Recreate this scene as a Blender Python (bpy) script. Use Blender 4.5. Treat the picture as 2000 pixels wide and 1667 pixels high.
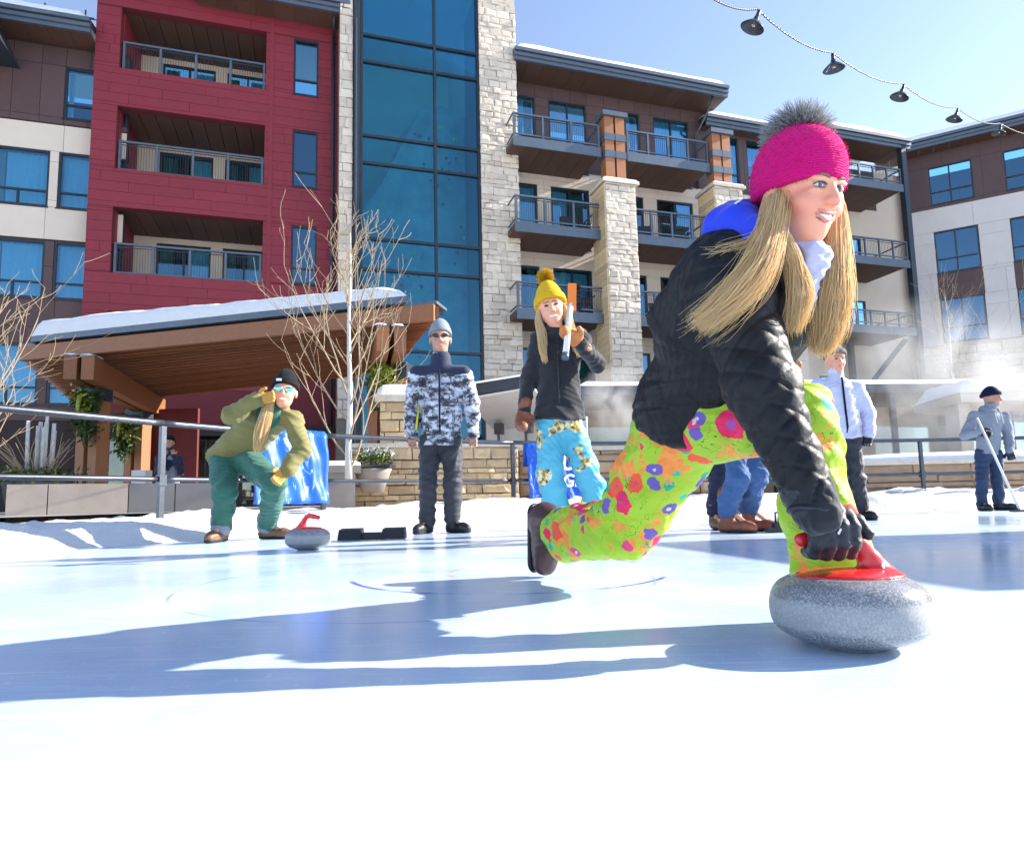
import bpy, bmesh, math, random
import numpy as np
from mathutils import Vector, Matrix

for _o in list(bpy.data.objects):
    bpy.data.objects.remove(_o, do_unlink=True)
S = bpy.context.scene
COL = S.collection
rnd = random.Random(11)
R = math.radians

# ------------------------------------------------------------------ camera
FPX, PITCH, ROLL = 1290.0, R(6.2), R(1.25)
cF = Vector((0, math.cos(PITCH), math.sin(PITCH)))
_u0 = Vector((0, -math.sin(PITCH), math.cos(PITCH)))
_r0 = Vector((1, 0, 0))
cR = _r0 * math.cos(ROLL) - _u0 * math.sin(ROLL)
cU = _u0 * math.cos(ROLL) + _r0 * math.sin(ROLL)
CAM = Vector((0, 0, 0.30))
cd_ = bpy.data.cameras.new('camera')
cam = bpy.data.objects.new('camera', cd_)
COL.objects.link(cam)
cd_.sensor_width = 36.0
cd_.lens = 36.0 * FPX / 2000.0
cd_.clip_start = 0.05
cd_.clip_end = 2000
cam.matrix_world = Matrix(((cR.x, cU.x, -cF.x, CAM.x), (cR.y, cU.y, -cF.y, CAM.y), (cR.z, cU.z, -cF.z, CAM.z), (0, 0, 0, 1)))
S.camera = cam

# ------------------------------------------------------------------ sky, sun, exposure
SUN_AZ, SUN_EL = R(11.0), R(26.0)        # azimuth from +X towards +Y
w = bpy.data.worlds.new('World')
S.world = w
w.use_nodes = True
nt = w.node_tree
bg = nt.nodes['Background']
sky = nt.nodes.new('ShaderNodeTexSky')
sky.sky_type = 'NISHITA'
sky.sun_disc = False
sky.sun_elevation = SUN_EL
sky.sun_rotation = R(90) - SUN_AZ
sky.altitude = 2400
sky.air_density = 1.0
sky.dust_density = 1.3
sky.ozone_density = 1.2
hsv = nt.nodes.new('ShaderNodeHueSaturation')           # thin high haze: a slightly paler, less green sky all round
hsv.inputs['Saturation'].default_value = 0.88
hsv.inputs['Hue'].default_value = 0.503
nt.links.new(sky.outputs[0], hsv.inputs['Color'])
nt.links.new(hsv.outputs[0], bg.inputs[0])
bg.inputs[1].default_value = 0.15
sl = bpy.data.lights.new('sun', 'SUN')
sun = bpy.data.objects.new('sun', sl)
COL.objects.link(sun)
sl.energy = 5.0
sl.angle = R(0.55)
sl.color = (1.0, 0.94, 0.85)
sdir = Vector((math.cos(SUN_AZ) * math.cos(SUN_EL), math.sin(SUN_AZ) * math.cos(SUN_EL), math.sin(SUN_EL)))
sun.rotation_euler = sdir.to_track_quat('Z', 'Y').to_euler()
S.view_settings.view_transform = 'Standard'
S.view_settings.look = 'None'
S.view_settings.gamma = 1.0
S.view_settings.exposure = 1.42
S.render.engine = 'CYCLES'
S.cycles.max_bounces = 8
S.cycles.transparent_max_bounces = 16
S.cycles.volume_bounces = 1

# ------------------------------------------------------------------ helpers
def P(u, v, Y):
    """real place of something seen at a photo pixel and standing Y metres away"""
    d = cF + cR * ((u - 1000) / FPX) - cU * ((v - 833.5) / FPX)
    return CAM + d * (Y / d.y)

def tag(o, label=None, cat=None, group=None, kind=None):
    if label: o['label'] = label
    if cat: o['category'] = cat
    if group: o['group'] = group
    if kind: o['kind'] = kind
    return o

def empty(name, loc=(0, 0, 0), rz=0.0, parent=None, **k):
    o = bpy.data.objects.new(name, None)
    COL.objects.link(o)
    o.empty_display_size = 0.1
    o.location = loc
    o.rotation_euler = (0, 0, rz)
    if parent: o.parent = parent
    return tag(o, **k)

def add(name, me, mat=None, parent=None, loc=None, rot=None, scale=None, **k):
    o = bpy.data.objects.new(name, me)
    COL.objects.link(o)
    if mat is not None and not me.materials:
        me.materials.append(mat)
    if parent: o.parent = parent
    if loc is not None: o.location = loc
    if rot is not None: o.rotation_euler = rot
    if scale is not None: o.scale = scale
    return tag(o, **k)

def mesh_from(verts, faces, smooth=False, mats=None, name='mesh'):
    me = bpy.data.meshes.new(name)
    me.from_pydata([tuple(v) for v in verts], [], [tuple(f) for f in faces])
    if smooth:
        me.polygons.foreach_set('use_smooth', [True] * len(me.polygons))
    for m in (mats or []): me.materials.append(m)
    me.update()
    return me

_cubes = {}
def cube_mesh(mat, variant=0, jit=0.0):
    """unit cube with a fine chamfer-free edge; variants are slightly uneven blocks"""
    key = (mat.name, variant, jit)
    if key not in _cubes:
        rr = random.Random(variant * 7 + 3)
        v = []
        for x in (-.5, .5):
            for y in (-.5, .5):
                for z in (-.5, .5):
                    v.append((x + rr.uniform(-jit, jit) * .5, y + (rr.uniform(-jit, jit) * 1.6 if y < 0 else 0), z + rr.uniform(-jit, jit)))
        f = [(0, 1, 3, 2), (4, 6, 7, 5), (0, 4, 5, 1), (2, 3, 7, 6), (0, 2, 6, 4), (1, 5, 7, 3)]
        if jit > 0:      # rock faced: a raised uneven front
            n = len(v)
            for (x, z) in ((-.3, -.25), (.28, -.3), (.3, .27), (-.27, .3)):
                v.append((x + rr.uniform(-.08, .08), -.5 - rr.uniform(.05, .45), z + rr.uniform(-.08, .08)))
            f.remove((0, 4, 5, 1))
            a, b, c, d = 0, 4, 5, 1
            f += [(a, b, n + 1, n), (b, c, n + 2, n + 1), (c, d, n + 3, n + 2), (d, a, n, n + 3), (n, n + 1, n + 2, n + 3)]
        _cubes[key] = mesh_from(v, f, mats=[mat], name='block')
    return _cubes[key]

def box(name, mat, x0, x1, y0, y1, z0, z1, parent=None, variant=0, jit=0.0, **k):
    return add(name, cube_mesh(mat, variant, jit), None, parent,
               ((x0 + x1) / 2, (y0 + y1) / 2, (z0 + z1) / 2), None,
               (max(abs(x1 - x0), 1e-4), max(abs(y1 - y0), 1e-4), max(abs(z1 - z0), 1e-4)), **k)

class MB:
    """collects shapes for one mesh object"""
    def __init__(s): s.v = []; s.f = []; s.m = []
    def quadset(s, vs, fs, mi=0):
        n = len(s.v); s.v += [tuple(a) for a in vs]; s.f += [tuple(i + n for i in q) for q in fs]; s.m += [mi] * len(fs); return s
    def box(s, x0, x1, y0, y1, z0, z1, mi=0):
        vs = [(x, y, z) for x in (x0, x1) for y in (y0, y1) for z in (z0, z1)]
        return s.quadset(vs, [(0, 1, 3, 2), (4, 6, 7, 5), (0, 4, 5, 1), (2, 3, 7, 6), (0, 2, 6, 4), (1, 5, 7, 3)], mi)
    def hexa(s, pts, mi=0):  # 4 bottom, 4 top
        return s.quadset(pts, [(3, 2, 1, 0), (4, 5, 6, 7), (0, 1, 5, 4), (1, 2, 6, 5), (2, 3, 7, 6), (3, 0, 4, 7)], mi)
    def bar(s, a, b, w, h, mi=0, up=(0, 0, 1)):
        a = Vector(a); b = Vector(b); d = (b - a).normalized()
        u = Vector(up)
        if abs(d.dot(u)) > .95: u = Vector((0, 1, 0))
        sx = d.cross(u).normalized() * (w / 2); sz = sx.cross(d).normalized() * (h / 2)
        pts = [a - sx - sz, a + sx - sz, b + sx - sz, b - sx - sz, a - sx + sz, a + sx + sz, b + sx + sz, b - sx + sz]
        return s.hexa(pts, mi)
    def tube(s, pts, rad, n=8, mi=0, cap=True):
        pts = [Vector(p) for p in pts]
        if not isinstance(rad, (list, tuple)): rad = [rad] * len(pts)
        n0 = len(s.v); ref = None
        for i, p in enumerate(pts):
            d = (pts[min(i + 1, len(pts) - 1)] - pts[max(i - 1, 0)]).normalized()
            if ref is None:
                ref = d.orthogonal().normalized()
            ref = (ref - d * ref.dot(d)).normalized(); bi = d.cross(ref)
            for k in range(n):
                a = 2 * math.pi * k / n
                s.v.append(tuple(p + (ref * math.cos(a) + bi * math.sin(a)) * rad[i]))
        for i in range(len(pts) - 1):
            for k in range(n):
                q = n0 + i * n
                s.f.append((q + k, q + (k + 1) % n, q + n + (k + 1) % n, q + n + k)); s.m.append(mi)
        if cap:
            s.f.append(tuple(n0 + k for k in range(n))[::-1]); s.m.append(mi)
            q = n0 + (len(pts) - 1) * n
            s.f.append(tuple(q + k for k in range(n))); s.m.append(mi)
        return s
    def lathe(s, prof, n=24, c=(0, 0, 0), mi=0, axis=None):
        n0 = len(s.v); c = Vector(c)
        q = Vector((0, 0, 1)).rotation_difference(Vector(axis).normalized()) if axis else None
        for (r, z) in prof:
            for k in range(n):
                a = 2 * math.pi * k / n
                p = Vector((r * math.cos(a), r * math.sin(a), z))
                if q: p = q @ p
                s.v.append(tuple(c + p))
        for i in range(len(prof) - 1):
            for k in range(n):
                b = n0 + i * n
                s.f.append((b + k, b + (k + 1) % n, b + n + (k + 1) % n, b + n + k)); s.m.append(mi)
        return s
    def mesh(s, mats, smooth=False):
        me = mesh_from(s.v, s.f, smooth)
        for m in mats: me.materials.append(m)
        if len(mats) > 1: me.polygons.foreach_set('material_index', s.m)
        return me
    def build(s, name, mat, parent=None, smooth=False, **k):
        mats = mat if isinstance(mat, (list, tuple)) else [mat]
        return add(name, s.mesh(mats, smooth), None, parent, **k)

def minus(x0, x1, z0, z1, holes):
    """rectangles left of a wall when its openings are cut out"""
    zs = sorted({z0, z1} | {min(max(h[i], z0), z1) for h in holes for i in (2, 3)})
    out = []
    for a, b in zip(zs[:-1], zs[1:]):
        if b - a < 1e-4: continue
        cur = [(x0, x1)]
        for h in holes:
            if h[2] < b - 1e-4 and h[3] > a + 1e-4:
                nxt = []
                for (p, q) in cur:
                    if h[1] <= p or h[0] >= q: nxt.append((p, q)); continue
                    if h[0] > p + 1e-3: nxt.append((p, h[0]))
                    if h[1] < q - 1e-3: nxt.append((h[1], q))
                cur = nxt
        out += [(p, q, a, b) for (p, q) in cur]
    return out

def backing(name, mat, x0, x1, z0, z1, holes, y0, y1, parent):
    m = MB()
    for (p, q, a, b) in minus(x0, x1, z0, z1, holes): m.box(p, q, y0, y1, a, b)
    return m.build(name, mat, parent)

def cladding(name, mat, x0, x1, z0, z1, holes, yf, parent, rowh, plen, gap=.012, t=.03, seed=1, tz=None, jit=0, vary=0.25, limit=300):
    """courses of boards / panels / stones laid one by one round the openings of a wall"""
    rr = random.Random(seed); rest = MB(); n = 0; z = z0
    while z < z1 - .02:
        h = rowh * (1 + rr.uniform(-vary, vary) * (1 if jit else 0))
        zt = min(z + h, z1)
        if z1 - zt < .06: zt = z1
        cuts = []
        x = x0 - rr.uniform(0, plen)
        while x < x1:
            cuts.append(x); x += plen * rr.uniform(1 - vary, 1 + vary)
        for (p, q, a, b) in minus(x0, x1, z, zt, holes):
            if b - a < .03: continue
            xs = [p] + [c for c in cuts if p + .06 < c < q - .06] + [q]
            for s0, s1 in zip(xs[:-1], xs[1:]):
                yj = rr.uniform(-.35, .35) * t if jit else 0
                if n < limit:
                    box(name, mat, s0 + gap / 2, s1 - gap / 2, yf - t + yj, yf + .01, a + gap / 2, b - gap / 2, parent, variant=rr.randrange(8), jit=jit)
                else:
                    rest.box(s0 + gap / 2, s1 - gap / 2, yf - t + yj, yf + .01, a + gap / 2, b - gap / 2)
                n += 1
        z = zt
    if rest.v: rest.build(name + '_remainder', mat, parent, kind='stuff')
# ------------------------------------------------------------------ materials
def nodes(m):
    m.use_nodes = True
    t = m.node_tree
    return t, t.nodes, t.links, t.nodes['Principled BSDF']

def coords(t, scale=(1, 1, 1), use='Object'):
    tc = t.nodes.new('ShaderNodeTexCoord'); mp = t.nodes.new('ShaderNodeMapping')
    mp.inputs['Scale'].default_value = scale
    t.links.new(tc.outputs[use], mp.inputs[0]); return mp.outputs[0]

def worldpos(t, scale=(1, 1, 1)):
    g = t.nodes.new('ShaderNodeNewGeometry'); mp = t.nodes.new('ShaderNodeMapping')
    mp.inputs['Scale'].default_value = scale
    t.links.new(g.outputs['Position'], mp.inputs[0]); return mp.outputs[0]

def noise(t, vec, scale, detail=4, rough=.55, dist=0):
    n = t.nodes.new('ShaderNodeTexNoise')
    n.inputs['Scale'].default_value = scale; n.inputs['Detail'].default_value = detail
    n.inputs['Roughness'].default_value = rough; n.inputs['Distortion'].default_value = dist
    t.links.new(vec, n.inputs['Vector']); return n.outputs['Fac']

def ramp(t, fac, stops, const=False):
    r = t.nodes.new('ShaderNodeValToRGB'); e = r.color_ramp.elements
    if const: r.color_ramp.interpolation = 'CONSTANT'
    while len(e) < len(stops): e.new(1)
    for el, (p, c) in zip(e, stops):
        el.position = p; el.color = (*c, 1) if len(c) == 3 else c
    t.links.new(fac, r.inputs[0]); return r.outputs[0]

def mix(t, fac, a, b, mode='MIX'):
    n = t.nodes.new('ShaderNodeMix'); n.data_type = 'RGBA'; n.blend_type = mode
    for s, v in ((n.inputs[0], fac), (n.inputs[6], a), (n.inputs[7], b)):
        if isinstance(v, bpy.types.NodeSocket): t.links.new(v, s)
        elif isinstance(v, (int, float)): s.default_value = v
        else: s.default_value = (*v, 1)
    return n.outputs[2]

def mth(t, op, a, b=0.0, clamp=False):
    n = t.nodes.new('ShaderNodeMath'); n.operation = op; n.use_clamp = clamp
    for s, v in ((n.inputs[0], a), (n.inputs[1], b)):
        if isinstance(v, bpy.types.NodeSocket): t.links.new(v, s)
        else: s.default_value = v
    return n.outputs[0]

def bump(t, h, strength, dist=.01, bsdf=None):
    b = t.nodes.new('ShaderNodeBump'); b.inputs['Strength'].default_value = strength; b.inputs['Distance'].default_value = dist
    t.links.new(h, b.inputs['Height'])
    if bsdf: t.links.new(b.outputs[0], bsdf.inputs['Normal'])
    return b.outputs[0]

def pbr(name, col, rough=.6, var=.12, vs=6, bmp=.0, bs=60, metal=0, rand=0.0, stretch=(1, 1, 1), spec=.5, bd=.004, world=True, sheen=0, hue2=None):
    m = bpy.data.materials.new(name); t, N, L, b = nodes(m)
    vec = worldpos(t, stretch) if world else coords(t, stretch)
    c2 = hue2 or tuple(x * (1 - 2.2 * var) for x in col)
    c1 = tuple(min(x * (1 + var), .95) for x in col)
    c = mix(t, noise(t, vec, vs, 5), c2, c1)
    if rand:
        oi = N.new('ShaderNodeObjectInfo')
        h = N.new('ShaderNodeHueSaturation'); L.new(c, h.inputs['Color'])
        L.new(mth(t, 'MULTIPLY_ADD', oi.outputs['Random'], 2 * rand), h.inputs['Value'])
        h.inputs['Value'].links[0].from_node.inputs[2].default_value = 1 - rand
        c = h.outputs[0]
    L.new(c, b.inputs['Base Color'])
    rn = mth(t, 'MULTIPLY_ADD', noise(t, vec, vs * 3, 3), .25); rn.node.inputs[2].default_value = rough - .12
    L.new(rn, b.inputs['Roughness'])
    b.inputs['Metallic'].default_value = metal
    b.inputs['Specular IOR Level'].default_value = spec
    if sheen: b.inputs['Sheen Weight'].default_value = sheen; b.inputs['Sheen Roughness'].default_value = .5
    if bmp: bump(t, noise(t, vec, bs, 6, .6), bmp, bd, b)
    return m

M = {}
M['red'] = pbr('red_siding', (.205, .0135, .027), .62, .08, 3, .08, 60, rand=.06)
M['red_core'] = pbr('red_joint_and_shade', (.13, .015, .02), .8)
M['beige'] = pbr('beige_panel', (.64, .54, .45), .75, .05, 2, .1, 90, rand=.03)
M['beige_core'] = pbr('beige_joint', (.30, .25, .21), .85)
M['grey_panel'] = pbr('pale_panel', (.60, .55, .53), .75, .05, 2, .1, 90, rand=.03)
M['brown'] = pbr('brown_panel', (.085, .045, .045), .6, .08, 3, .08, 60, rand=.08)
M['brown_core'] = pbr('brown_joint', (.035, .02, .02), .8)
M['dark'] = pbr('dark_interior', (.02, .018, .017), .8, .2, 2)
M['soffit'] = pbr('soffit_board', (.11, .055, .035), .6, .15, 8, .1, 80, rand=.12, stretch=(1, 6, 6))
M['steel'] = pbr('blue_grey_steel', (.10, .125, .16), .42, .12, 5, .05, 60, metal=.25, rand=.04)
M['steel_dark'] = pbr('dark_steel', (.035, .045, .062), .4, .15, 5, .05, 60, metal=.3)
M['frame'] = pbr('window_frame', (.012, .017, .028), .4, .1, 4)
M['railmetal'] = pbr('fence_metal', (.085, .095, .115), .35, .2, 9, .08, 70, metal=.75)
M['timber'] = pbr('timber', (.30, .115, .045), .55, .2, 3, .2, 40, rand=.30, stretch=(2, 14, 14))
M['timber_post'] = pbr('timber_post', (.36, .14, .055), .55, .2, 3, .2, 40, rand=.1, stretch=(14, 14, 1.5))
M['stone'] = pbr('limestone_block', (.60, .53, .45), .85, .18, 7, .5, 26, rand=.17, bd=.02, hue2=(.46, .37, .28))
M['stone_gold'] = pbr('golden_limestone', (.56, .43, .27), .85, .25, 9, .6, 30, rand=.22, bd=.02, hue2=(.42, .27, .13))
M['stone_tan'] = pbr('tan_ashlar', (.38, .27, .18), .85, .2, 6, .4, 30, rand=.2, bd=.01, hue2=(.28, .18, .11))
M['mortar'] = pbr('mortar', (.20, .17, .14), .95, .2, 20, .3, 60)
M['concrete'] = pbr('concrete', (.30, .26, .23), .85, .18, 3, .25, 50)
M['concrete_dark'] = pbr('dark_planter_panel', (.12, .12, .13), .7, .15, 3, .1, 40)
M['white_paint'] = pbr('white_paint', (.75, .74, .72), .5, .05, 4)
M['pave'] = pbr('paving', (.33, .30, .28), .85, .2, 2, .2, 30)
M['rubber'] = pbr('black_rubber', (.012, .014, .02), .5, .2, 20, .1, 90)
M['black_metal'] = pbr('black_enamel', (.02, .022, .03), .3, .2, 15, spec=.6)
M['leafA'] = pbr('fir_needles', (.055, .10, .02), .6, .4, 30)
M['leafB'] = pbr('yellow_green_leaf', (.30, .34, .04), .5, .3, 30)
M['bark'] = pbr('pale_bark', (.40, .30, .19), .75, .25, 30, .3, 90)
M['bark_white'] = pbr('white_bark', (.62, .60, .56), .7, .25, 22, .3, 60, stretch=(1, 1, .4))
M['curtain'] = pbr('sheer_curtain', (.62, .66, .66), .9, .08, 4)
M['curtain_green'] = pbr('olive_curtain', (.20, .23, .14), .9, .1, 4)

def glass(name, tint, refl=.35, rtint=(.55, .8, 1.0), wav=.02):
    m = bpy.data.materials.new(name); t, N, L, b = nodes(m)
    N.remove(b); out = N['Material Output']
    g = N.new('ShaderNodeBsdfGlossy'); g.inputs['Roughness'].default_value = .03; g.inputs['Color'].default_value = (*rtint, 1)
    tr = N.new('ShaderNodeBsdfTransparent'); tr.inputs['Color'].default_value = (*tint, 1)
    lw = N.new('ShaderNodeLayerWeight'); lw.inputs['Blend'].default_value = .4
    f = mth(t, 'MULTIPLY_ADD', lw.outputs['Fresnel'], .4); f.node.inputs[2].default_value = refl; f.node.use_clamp = True
    ms = N.new('ShaderNodeMixShader'); L.new(f, ms.inputs[0]); L.new(tr.outputs[0], ms.inputs[1]); L.new(g.outputs[0], ms.inputs[2])
    nb = bump(t, noise(t, worldpos(t), 1.3, 2), wav, .05); L.new(nb, g.inputs['Normal'])
    L.new(ms.outputs[0], out.inputs['Surface']); return m
M['pane'] = glass('window_glass', (.52, .80, .90), .10)
M['pane_tower'] = glass('tower_glass', (.46, .78, .86), .05, (.45, .8, 1.0), .03)
M['pane_clear'] = glass('clear_glass', (.85, .92, .90), .06, (1, 1, 1))

def snow_mat():
    m = bpy.data.materials.new('snow'); t, N, L, b = nodes(m)
    v = worldpos(t)
    L.new(mix(t, noise(t, v, 3, 6), (.86, .875, .90), (.93, .93, .94)), b.inputs['Base Color'])
    b.inputs['Roughness'].default_value = .7; b.inputs['Specular IOR Level'].default_value = .3
    bump(t, mth(t, 'ADD', noise(t, v, 14, 8, .7), noise(t, v, 55, 4, .7)), .9, .035, b); return m
M['snow'] = snow_mat()

def ice_mat():
    m = bpy.data.materials.new('ice'); t, N, L, b = nodes(m)
    v = worldpos(t)
    # curling house: painted rings under the ice, worn
    def ring(cx, cy, r, wd, scale=(1, 1, 0)):
        mp = N.new('ShaderNodeMapping'); mp.inputs['Location'].default_value = (-cx, -cy, 0)
        L.new(v, mp.inputs[0])
        vm = N.new('ShaderNodeVectorMath'); vm.operation = 'MULTIPLY'; vm.inputs[1].default_value = (1, 1, 0)
        L.new(mp.outputs[0], vm.inputs[0])
        ln = N.new('ShaderNodeVectorMath'); ln.operation = 'LENGTH'; L.new(vm.outputs[0], ln.inputs[0])
        d = mth(t, 'ABSOLUTE', mth(t, 'SUBTRACT', ln.outputs['Value'], r))
        return mth(t, 'LESS_THAN', d, wd)
    frost = noise(t, worldpos(t, (1, 1, 1)), 1.6, 7, .62, .6)
    scr = noise(t, worldpos(t, (1.2, 26, 1)), 3.0, 5, .7, .4)
    scr2 = noise(t, worldpos(t, (9, 5, 1)), 6.0, 6, .75, 1.2)
    base = mix(t, ramp(t, frost, [(.35, (0, 0, 0)), (.7, (1, 1, 1))]), (.46, .61, .79), (.61, .715, .83))
    base = mix(t, mth(t, 'MULTIPLY', ramp(t, scr, [(.54, (0, 0, 0)), (.66, (1, 1, 1))]), .55), base, (.86, .90, .94))
    base = mix(t, mth(t, 'MULTIPLY', ramp(t, scr2, [(.57, (0, 0, 0)), (.70, (1, 1, 1))]), .65), base, (.88, .91, .94))
    wear = ramp(t, noise(t, v, 2.3, 4), [(.47, (0, 0, 0)), (.56, (1, 1, 1))])
    for (cx, cy, r_, wd, c, k) in ((-.02, 2.78, .64, .011, (.06, .10, .65), .95), (-.02, 2.78, .26, .009, (.75, .12, .10), .5), (-.35, 2.55, .86, .006, (.25, .30, .55), .7)):
        base = mix(t, mth(t, 'MULTIPLY', mth(t, 'MULTIPLY', ring(cx, cy, r_, wd), wear), k), base, c)
    L.new(base, b.inputs['Base Color'])
    L.new(ramp(t, noise(t, v, .55, 5, .6), [(.36, (.07, .07, .07)), (.64, (.34, .34, .34))]), b.inputs['Roughness'])
    b.inputs['Specular IOR Level'].default_value = .22
    b.inputs['Subsurface Weight'].default_value = 0.0
    h = mth(t, 'ADD', mth(t, 'MULTIPLY', scr, .5), mth(t, 'ADD', mth(t, 'MULTIPLY', frost, .5), scr2))
    bump(t, h, .10, .004, b)
    return m
M['ice'] = ice_mat()
# ------------------------------------------------------------------ ground, ice, snow bank
g = MB().box(-400, 400, -60, 900, -1.0, -.03).build('ground', M['snow'], kind='structure')

PATH = [(-7.2, -6.0), (-6.6, -1.0), (-5.6, 2.2), (-4.75, 4.0), (-4.0, 5.25), (-3.12, 6.75), (-2.25, 7.85), (0.0, 9.45), (2.8, 10.25), (5.7, 10.6), (8.3, 10.65), (12.5, 10.2), (16, 8.2), (18, 4), (18, -6)]
def smooth_path(pts, n=14):
    pts = [Vector((p[0], p[1], 0)) for p in pts]; out = []
    for i in range(len(pts) - 1):
        p0 = pts[max(i - 1, 0)]; p1 = pts[i]; p2 = pts[i + 1]; p3 = pts[min(i + 2, len(pts) - 1)]
        for k in range(n):
            t_ = k / n
            out.append(.5 * ((2 * p1) + (-p0 + p2) * t_ + (2 * p0 - 5 * p1 + 4 * p2 - p3) * t_ ** 2 + (-p0 + 3 * p1 - 3 * p2 + p3) * t_ ** 3))
    out.append(pts[-1]); return out
RINK = smooth_path(PATH)
def outward(i):
    d = (RINK[min(i + 1, len(RINK) - 1)] - RINK[max(i - 1, 0)]).normalized()
    return Vector((-d.y, d.x, 0))       # left of the walking direction = outside of the rink

iv = [tuple(p) for p in RINK]
me = mesh_from([(p[0], p[1], 0.0) for p in iv], [tuple(range(len(iv)))[::-1]])
add('ice', me, M['ice'], kind='structure')
if me.polygons[0].normal.z < 0: me.flip_normals()

pl_in = [RINK[i] + outward(i) * 1.05 for i in range(14, len(RINK) - 14)]
pv = [(p.x, p.y, .23) for p in pl_in] + [(90, pl_in[-1].y, .23), (90, 80, .23), (-60, 80, .23), (-60, pl_in[0].y, .23)]
me = mesh_from(pv, [tuple(range(len(pv)))])
if me.polygons[0].normal.z < 0: me.flip_normals()
add('plaza', me, M['pave'], kind='structure')

def hash2(i, j, s=0):
    v = math.sin(i * 127.1 + j * 311.7 + s * 74.7) * 43758.5453
    return v - math.floor(v)
def vnoise(x, y, s=0):
    i, j = math.floor(x), math.floor(y); a, b = x - i, y - j
    a = a * a * (3 - 2 * a); b = b * b * (3 - 2 * b)
    return (hash2(i, j, s) * (1 - a) + hash2(i + 1, j, s) * a) * (1 - b) + (hash2(i, j + 1, s) * (1 - a) + hash2(i + 1, j + 1, s) * a) * b
def fbm(x, y, s=0, o=4):
    v = 0; a = .5
    for k in range(o): v += a * vnoise(x, y, s + k); x *= 2.1; y *= 2.1; a *= .5
    return v

# ploughed snow heaped along the rink edge
SR = smooth_path(PATH, 60)
vs, fs = [], []
prof = [(-.95, 0.0), (-.85, .04), (-.72, .11), (-.58, .17), (-.45, .23), (-.3, .27), (-.15, .29), (0, .30), (.15, .30), (.35, .29), (.6, .28), (.9, .26), (1.3, .25)]
nP = len(prof)
for i, p in enumerate(SR):
    d = (SR[min(i + 1, len(SR) - 1)] - SR[max(i - 1, 0)]).normalized(); nrm = Vector((-d.y, d.x, 0))
    for j, (o, h) in enumerate(prof):
        w_ = fbm(p.x * 1.3 + o, p.y * 1.3, 3)
        fine = fbm(p.x * 5 + o * 3, p.y * 5 + o * 4, 9)
        lump = max(0, fbm(p.x * 2.2, p.y * 2.2 + o * 2, 21) - .5) * .45
        # the bank is low and ice-crusted left of centre, heaped at the far right
        side = .62 + .38 * min(max((p.x + 2.5) / 3.0, 0), 1)
        z = h * side * (.55 + .9 * w_) + (fine - .45) * .07 * min(1, h * 6) + lump * min(1, h * 5) * .55 if h > 0 else -.012
        q = p + nrm * (o + (w_ - .5) * .55)
        vs.append((q.x, q.y, z))
for i in range(len(SR) - 1):
    for j in range(nP - 1):
        a = i * nP + j; fs.append((a, a + nP, a + nP + 1, a + 1))
sb = add('snow_bank', mesh_from(vs, fs, True), M['snow'], label='ploughed snow heaped along the rink edge under the fence', cat='snow', kind='stuff')

# ------------------------------------------------------------------ rink fence
def along(pts):
    return [Vector((p[0], p[1], 0)) for p in pts]
def fence(i0, i1, label, postix, ri=None):
    pts = RINK[i0:i1 + 1]
    f = empty('rink_fence', pts[len(pts) // 2], label=label, cat='fence', group='metal rail fence round the rink')
    o = f.location
    for z, w_, h_ in ((1.10, .062, .062), (.56, .048, .05)):
        m = MB(); m.tube([p - o + Vector((0, 0, z)) for p in pts], w_ / 2, 10)
        m.build('top_rail' if z > 1 else 'bottom_rail', M['railmetal'], f, True)
    for k in postix:
        p = RINK[k] - o; dn = outward(k)
        m = MB(); a = math.atan2(dn.y, dn.x)
        m.bar(p + Vector((0, 0, .02)), p + Vector((0, 0, 1.07)), .048, .048, up=dn)
        m.bar(p + Vector((0, 0, .50)), p + Vector((0, 0, .60)), .07, .07, up=dn)
        m.build('post', M['railmetal'], f)
    return f
def near_index(u, Y):
    q = P(u, 900, Y); return min(range(len(RINK)), key=lambda i: (RINK[i].x - q.x) ** 2 + (RINK[i].y - q.y) ** 2)
iA, iB, iC, iD, iE = near_index(0, 5.2), near_index(312, 6.3), near_index(640, 7.9), near_index(995, 9.5), near_index(1805, 10.6)
fence(14, iB, 'thick dark metal rail fence nearest the camera in front of the timber canopy', [28, 42, iA - 6, iB])
fence(iB, iC, 'short rail fence section behind the crouching person in the green jacket', [iC])
fence(iC, iD, 'rail fence section crossing behind the man in the camouflage jacket', [iD])
iM = near_index(1400, 10.45)
fence(iD, iM, 'rail fence section behind the woman in the yellow hat', [iM])
fence(iM, len(RINK) - 30, 'dark rail fence at the far right in front of the steaming pool', [iE, iE + 18, iE + 36])

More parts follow.
